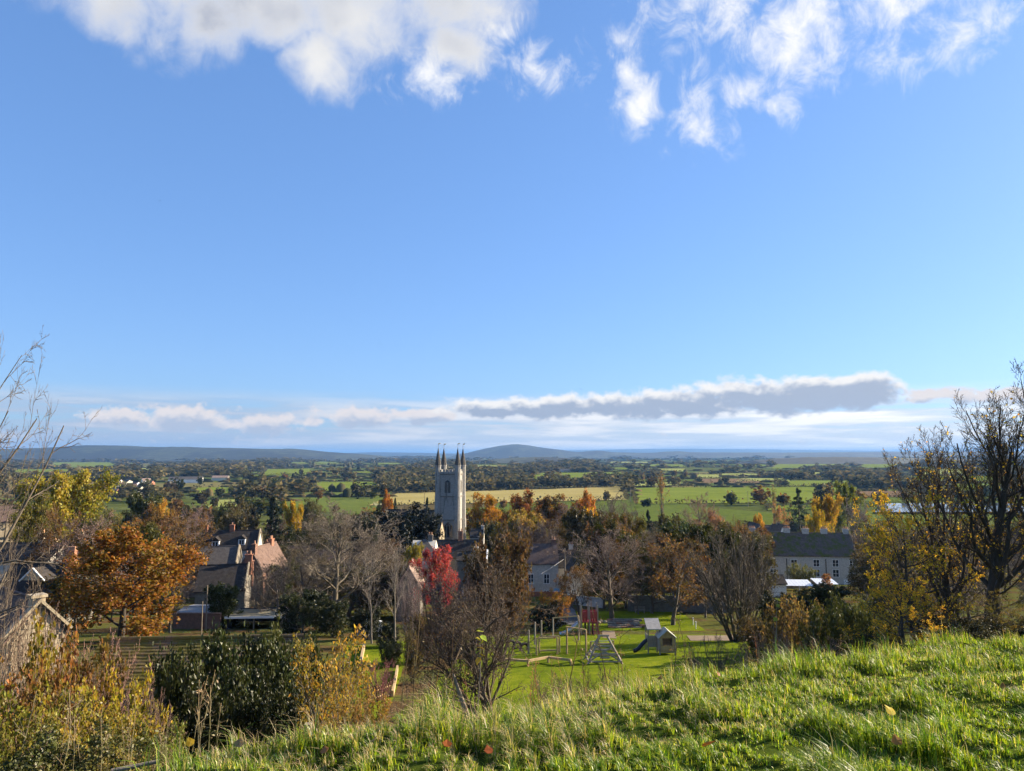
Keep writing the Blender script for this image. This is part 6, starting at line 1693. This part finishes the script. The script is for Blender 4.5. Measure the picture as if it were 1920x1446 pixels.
# brow twigs and dry stalks
T('blackthorn_bush', 'bush_bare', 1125, 1252, 130, 13.5, 'low bare blackthorn on the brow below the log pyramid', twig=(.12, .085, .06), bark=(.10, .075, .055), cat='bush')
T('blackthorn_bush', 'bush_bare', 1030, 1262, 100, 12.5, 'small bare blackthorn on the brow below the balance beam', twig=(.15, .105, .075), cat='bush')
T('blackthorn_bush', 'bush_bare', 1335, 1188, 110, 15.5, 'thin bare scrub on the brow beside the playhouse', twig=(.14, .10, .075), cat='bush')
T('blackthorn_bush', 'bush_bare', 1450, 1180, 90, 15.5, 'russet dry scrub on the brow under the round bush', twig=(.24, .155, .115), bark=(.2, .13, .09), cat='bush')
T('blackthorn_bush', 'bush_bare', 1400, 1205, 80, 14.8, 'low tangled dry scrub at the turn of the brow', twig=(.22, .15, .105), bark=(.18, .12, .09), cat='bush')
T('blackthorn_bush', 'bush_bare', 1545, 1195, 100, 16, 'reddish dry dock scrub below the broom', twig=(.19, .115, .09), bark=(.15, .09, .07), cat='bush')
T('blackthorn_bush', 'bush_bare', 790, 1265, 100, 13, 'dry bracken tangle on the brow in front of the gardens', twig=(.22, .15, .095), bark=(.18, .12, .08), cat='bush')
T('bramble_bush', 'bush_autumn', 690, 1300, 90, 12, 'dry orange bramble on the brow by the picket fence', leaf=(.30, .18, .06), twig=(.25, .17, .11), cat='bush')
M['straw'] = foliage_mat('dry_straw', .3, .35, .02)
def stalk(seed, h, heads=10):
    rg = np.random.default_rng(seed)
    n = 7; pts = np.zeros((n, 3)); d = np.array([rg.normal(0, .12), rg.normal(0, .12), 1.0])
    for i in range(1, n):
        d = d + rg.normal(0, .07, 3); d /= np.linalg.norm(d); pts[i] = pts[i - 1] + d * h / (n - 1)
    p0, p1 = pts[:-1], pts[1:]; r = np.linspace(.006, .0025, n)
    segs = [(p0, p1, r[:-1], r[1:])]
    tips = []
    for k in range(6):
        i = rg.integers(2, n - 1); a = pts[i]; e = a + np.array([rg.normal(0, .09), rg.normal(0, .09), rg.uniform(.06, .2)]) * h * .8
        segs.append((a[None], e[None], np.array([.003]), np.array([.0015]))); tips.append(e)
    v, f = tubes(segs, 4)
    pos = np.array(tips + [pts[-1]])[rg.integers(0, len(tips) + 1, heads)]
    v2, f2 = leaf_cards(rg, pos, .035, .5, 0, .025)
    return np_mesh('weed_stalk', np.concatenate([v, v2]), [f, f2 + len(v)])
ST = [stalk(300 + i, 1.0, 4 + 4 * i) for i in range(5)]
for me in ST: me.materials.append(M['straw'])
rs_ = random.Random(31)
def put_stalk(px, yt, d, col, label, group=None):
    p = at(px, yt, d); z = H(p.x, d) - .03
    o = bpy.data.objects.new('weed_stalk', ST[rs_.randrange(5)]); COL.objects.link(o)
    o.location = (p.x, d, z); hgt = max(.25, p.z - z); o.scale = (hgt, hgt, hgt); o.rotation_euler = (0, 0, rs_.uniform(0, 6.28)); o.color = (*col, 1)
    return tag(o, label, 'weed', group)
for px, yt, d, c_ in ((372, 1262, 8.0, (.42, .32, .2)), (383, 1258, 7.9, (.45, .33, .22)), (395, 1275, 8.1, (.5, .4, .26)), (362, 1300, 7.8, (.4, .3, .18)), (410, 1290, 8.0, (.42, .33, .22)), (378, 1280, 7.7, (.48, .36, .24))):
    put_stalk(px, yt, d, c_, 'pale dead stalk in the clump before the dark laurel', 'clump of dead stalks before the laurel')
for i in range(64):
    px = rs_.uniform(640, 1580); yt = float(np.interp(px, [640, 960, 1300, 1500, 1600], [1290, 1235, 1205, 1185, 1190])) + rs_.uniform(-10, 70)
    d = float(np.interp(px, [640, 960, 1300, 1600], [8.5, 10.5, 12.8, 14.5])) + rs_.uniform(-.6, 1.6)
    put_stalk(px, yt, d, (rs_.uniform(.22, .4), rs_.uniform(.16, .28), rs_.uniform(.08, .16)), 'thin dry weed stalk standing along the grassy brow', 'dry weed stalks along the brow')
for i in range(16):
    px = rs_.uniform(20, 330)
    put_stalk(px, rs_.uniform(1290, 1400), rs_.uniform(7, 9), (.40, .31, .2), 'pale dry stalk poking out of the brambles', 'dry stalks in the brambles')
for px, yt, d in ((1060, 1135, 11.2), (1137, 1120, 11.5), (1160, 1165, 11.8), (1258, 1150, 12), (1285, 1150, 12.2), (1095, 1180, 11), (775, 1150, 10), (815, 1170, 10.2), (845, 1150, 10.4), (750, 1210, 9.8)):
    put_stalk(px, yt, d, (.20, .145, .09), 'tall thin bare shoot rising from the brow before the lawn', 'tall bare shoots along the brow')
# sycamore seedling with big green leaves
def big_leaf(seed, s):
    rg = np.random.default_rng(seed)
    out = [(0, 0, 0)]
    lob = [(-.08, -.02), (-.34, .02), (-.42, .2), (-.56, .36), (-.44, .52), (-.34, .62), (-.22, .74), (0, 1.0), (.2, .76), (.33, .6), (.46, .5), (.5, .34), (.4, .18), (.3, .0), (.08, -.02)]
    top = [(x * s, y * s, s * (.12 * abs(x) + .1 * math.sin(y * 3 + seed) - .25 * x * x)) for x, y in lob]
    mb = MB(); c0 = (0, .35 * s, .02 * s)
    v = [c0] + top + [(p[0], p[1], p[2] - .002) for p in [c0] + top]
    n = len(top)
    f = [(0, i + 1, (i + 1) % n + 1) for i in range(n)] + [(n + 1, n + 1 + (i + 1) % n + 1, n + 1 + i + 1) for i in range(n)]
    return mb.add(v, f)
def seedling(px, yb, yt, d, label, n=9, col=(.26, .30, .04)):
    p = at(px, yb, d); q = at(px + 6, yt, d)
    o = empty('sycamore_seedling', p, 0, label, 'seedling')
    L = q - p
    MB().path([Vector((0, 0, -.15)), L * .3 + Vector((.02, 0, 0)), L * .65, L], [.009, .008, .006, .003], 6).build('stem', M['pole_wood'], o)
    rg = random.Random(int(px))
    for i in range(n):
        t = .45 + .55 * (i + .5) / n
        lf = big_leaf(i, rg.uniform(.07, .12)).build('leaf', M['leaf'], o)
        lf.color = (col[0] * rg.uniform(.8, 1.4), col[1] * rg.uniform(.8, 1.1), col[2], 1)
        lf.location = L * t; lf.rotation_euler = (rg.uniform(-1.2, .4), rg.uniform(-.5, .5), i * 2.4)
seedling(896, 1300, 1176, 10.2, 'sycamore seedling with drooping yellow green leaves before the hawthorn', 10)
seedling(1452, 1215, 1120, 15, 'seedling with few lime leaves on the brow beside the round bush', 6)
# low rail fence in the grass
fp = at(576, 1425, 6.6)
fo = empty('rail_fence', fp, 0, 'low weathered post and rail sunk in the grass', 'fence')
MB().box((0, 0, .05), (.055, .06, .5)).build('post', M['pole_wood'], fo)
a, b = at(470, 1418, 6.4) - fp, at(650, 1383, 6.9) - fp
MB().tube(a, b, .028, n=8).build('rail', M['pole_wood'], fo)
fp2 = at(250, 1438, 5.6)
tag(MB().tube((-.16, 0, -.03), (.14, .1, 0), .016, .014, 8).build('fallen_rail', M['pole_wood'], None, fp2), 'weathered rail lying in the bramble edge', 'rail')
# ------------------------------------------------------------------ grass of the brow
def grass_mat():
    m, t = material('grass_blade')
    oi = t.n('ShaderNodeObjectInfo')
    gi = t.n('ShaderNodeNewGeometry')
    ri = gi.outputs['Random Per Island']
    n = t.noise(gi.outputs['Position'], 1.3, 3, .6)
    h = t.n('ShaderNodeHueSaturation'); t.l(oi.outputs['Color'], h.inputs['Color'])
    t.l(t.m('ADD', .475, t.m('MULTIPLY', ri, .05)), h.inputs['Hue'])
    t.l(t.m('ADD', .45, t.m('ADD', t.m('MULTIPLY', t.m('FRACT', t.m('MULTIPLY', ri, 53.1)), .7), t.m('MULTIPLY', n, .5))), h.inputs['Value'])
    d = t.n('ShaderNodeBsdfDiffuse'); t.l(h.outputs[0], d.inputs[0])
    tr = t.n('ShaderNodeBsdfTranslucent'); t.l(t.mix(1.0, h.outputs[0], (1.3, 1.25, .5, 1), 'MULTIPLY'), tr.inputs[0])
    mx = t.n('ShaderNodeMixShader'); mx.inputs[0].default_value = .45
    t.l(d.outputs[0], mx.inputs[1]); t.l(tr.outputs[0], mx.inputs[2])
    g = t.n('ShaderNodeBsdfGlossy'); g.inputs['Roughness'].default_value = .38
    m2 = t.n('ShaderNodeMixShader'); m2.inputs[0].default_value = .025
    t.l(mx.outputs[0], m2.inputs[1]); t.l(g.outputs[0], m2.inputs[2])
    return finish(m, t, m2.outputs[0])
M['grass'] = grass_mat()
def blades(seed, n, lo, hi, wid, accept, bend=.5, clumpy=0.0):
    rg = np.random.default_rng(seed)
    y = 2.3 * (19.0 / 2.3) ** rg.random(n * 4)
    x = (rg.random(n * 4) * 1.62 - .83) * y
    k = accept(x, y, rg)
    x, y = x[k][:n], y[k][:n]
    if clumpy:
        cxg = np.round(x / .16 + rg.normal(0, .18, len(x))) * .16; cyg = np.round(y / .16 + rg.normal(0, .18, len(y))) * .16
        x = x * (1 - clumpy) + cxg * clumpy; y = y * (1 - clumpy) + cyg * clumpy
    N = len(x)
    z = Hh(x, y) - .01
    tus = np.clip((fbm(x * 1.5, y * 1.5, 51, 3) - .33) * 3.6, .45, 1.7) * np.clip((fbm(x * 2.7 + 3, y * 2.7, 8, 2) - .22) * 2.4, .5, 1.5)
    L = rg.uniform(lo, hi, N) * tus
    a = rg.normal(2.6, 1.3, N)      # mostly combed one way by the wind
    ln = rg.uniform(.1, 1, N) * bend
    dx_, dy_ = np.cos(a), np.sin(a)
    px_, py_ = -dy_, dx_
    w = wid * rg.uniform(.6, 1.25, N) * (1 + y * .035)
    P = np.stack([x, y, z], 1)
    mid = P + np.stack([dx_ * L * ln * .28, dy_ * L * ln * .28, L * .58], 1)
    tip = P + np.stack([dx_ * L * ln, dy_ * L * ln, L * (1 - .35 * ln)], 1)
    wv_ = np.stack([px_ * w, py_ * w, 0 * w], 1)
    V = np.stack([P - wv_ * .5, P + wv_ * .5, mid + wv_ * .42, mid - wv_ * .42, tip], 1).reshape(-1, 3)
    b = np.arange(N)[:, None] * 5
    return np_mesh('grass', V, [b + np.array([[0, 1, 2, 3]]), b + np.array([[3, 2, 4]])])
def brow_y(x): return 7.6 + .56 * np.clip(x, -9, 16)
def base_ok(x, y, rg):
    s = y - brow_y(x)
    return (s < 3.0 + rg.random(len(x)) * 1.5) & ((x > -.335 * y - .25 + rg.normal(0, .25, len(x))))
def green_ok(x, y, rg):
    s = y - brow_y(x)
    return base_ok(x, y, rg) & (rg.random(len(x)) < np.clip((fbm(x * 1.5, y * 1.5, 51, 3) - .28) * 7, .62, 1)) & (rg.random(len(x)) < np.clip(1.05 - np.clip(s + 1.6, 0, 9) * np.where(x < 2, .22, .06), .15, 1))
def dry_ok(x, y, rg):
    s = y - brow_y(x)
    pr = np.where(s > -2.0, np.where(x < 2.5, .9, .5), .10) * (.3 + fbm(x * .8, y * .8, 91, 2) * 1.2)
    return base_ok(x, y, rg) & (rg.random(len(x)) < pr)
for nm, sd_, n, lo, hi, w, acc, bend, cl, col in (('grass', 1, 155000, .08, .19, .0062, green_ok, .95, .45, (.185, .27, .018)), ('grass', 2, 55000, .12, .27, .0062, green_ok, 1.2, .85, (.06, .12, .010)),
        ('grass', 3, 30000, .09, .22, .005, green_ok, 1.0, .3, (.36, .39, .04)), ('dry_grass', 4, 30000, .12, .30, .0040, dry_ok, 1.1, .6, (.42, .34, .19)), ('grass', 5, 5000, .06, .13, .010, green_ok, 1.4, .5, (.10, .155, .02))):
    o = link(nm, blades(sd_, n, lo, hi, w, acc, bend, cl), M['grass']); o.color = (*col, 1)
    tag(o, kind='stuff')
# fallen leaves lying on the grass
LV = [(1320, 1422, (.62, .16, .02), 'bright orange curled leaf lying in the grass'), (1677, 1355, (.60, .42, .03), 'large yellow leaf lying flat in the grass'), (1687, 1417, (.55, .24, .08), 'pale orange leaf near the bottom edge of the grass'),
      (1556, 1440, (.5, .3, .04), 'dull yellow leaf at the bottom edge'), (1630, 1316, (.40, .20, .08), 'tan leaf half hidden in the brow grass'), (1350, 1276, (.42, .15, .05), 'russet leaf on the crest of the brow'),
      (838, 1420, (.40, .10, .03), 'brick red leaf beside the long grass'), (918, 1432, (.36, .08, .03), 'dark red leaf at the bottom edge'), (695, 1410, (.5, .32, .18), 'beige leaf in the grass beside the post'),
      (445, 1420, (.55, .30, .18), 'salmon leaf in the grass before the dead stalks'), (358, 1415, (.55, .30, .03), 'amber leaf standing on edge by the brambles'), (1105, 1355, (.40, .24, .12), 'small brown leaf in a hollow of the grass'),
      (1000, 1370, (.30, .16, .08), 'dark brown leaf among the tussocks'), (608, 1432, (.45, .20, .10), 'rosy brown leaf near the bottom edge'), (1880, 1300, (.35, .18, .07), 'brown leaf on the grass below the tall trees'), (1236, 1282, (.40, .22, .08), 'tawny leaf below the dry brow grass')]
for i, (px, py, col, lab) in enumerate(LV):
    x, y = ground_at(px, py + 6, 2.2, 40)
    lf = big_leaf(i + 20, (.11, .12, .085, .07)[i] if i < 4 else .075).build('fallen_leaf', M['leaf'], None, (x, y, H(x, y) + .10)); lf.color = (*col, 1)
    lf.rotation_euler = (rs_.uniform(.3, 1.0), rs_.uniform(-.4, .4), rs_.uniform(-1.5, 1.5))
    tag(lf, lab, 'leaf')
# birds
for px, py, d, lab in ((299, 377, 140, 'tiny dark bird gliding in the blue over the ridge'), (713, 645, 160, 'tiny dark bird flying over the yew'), (1090, 730, 260, 'tiny dark bird over the long grey cloud')):
    p = at(px, py, d); k = d / 140
    mb = MB().add([(0, -.18 * k, 0), (.05 * k, 0, .03 * k), (0, .22 * k, 0), (-.05 * k, 0, .03 * k), (0, 0, -.06 * k), (.42 * k, .02 * k, .14 * k), (-.42 * k, .02 * k, .14 * k), (.1 * k, .12 * k, .02 * k), (-.1 * k, .12 * k, .02 * k)],
                  [(0, 1, 3), (1, 2, 3), (0, 4, 1), (1, 4, 2), (2, 4, 3), (3, 4, 0), (1, 5, 7), (3, 8, 6), (7, 5, 1), (6, 8, 3)])
    tag(mb.build('bird', M['dark_iron'], None, p), lab, 'bird')
# ------------------------------------------------------------------ air
hm = bpy.data.materials.new('hazy_air'); hm.use_nodes = True
ht = NT(hm.node_tree)
for nd in list(hm.node_tree.nodes): hm.node_tree.nodes.remove(nd)
pv = ht.n('ShaderNodeVolumePrincipled')
pv.inputs['Color'].default_value = (.17, .37, .74, 1)
pv.inputs['Density'].default_value = HAZE_DENSITY
pv.inputs['Anisotropy'].default_value = .1
ho = ht.n('ShaderNodeOutputMaterial'); ht.l(pv.outputs[0], ho.inputs['Volume'])
hm.cycles.homogeneous_volume = True
hz = MB().box((0, 15000, 59), (90000, 70000, 246)).build('haze', hm)
tag(hz, kind='stuff')
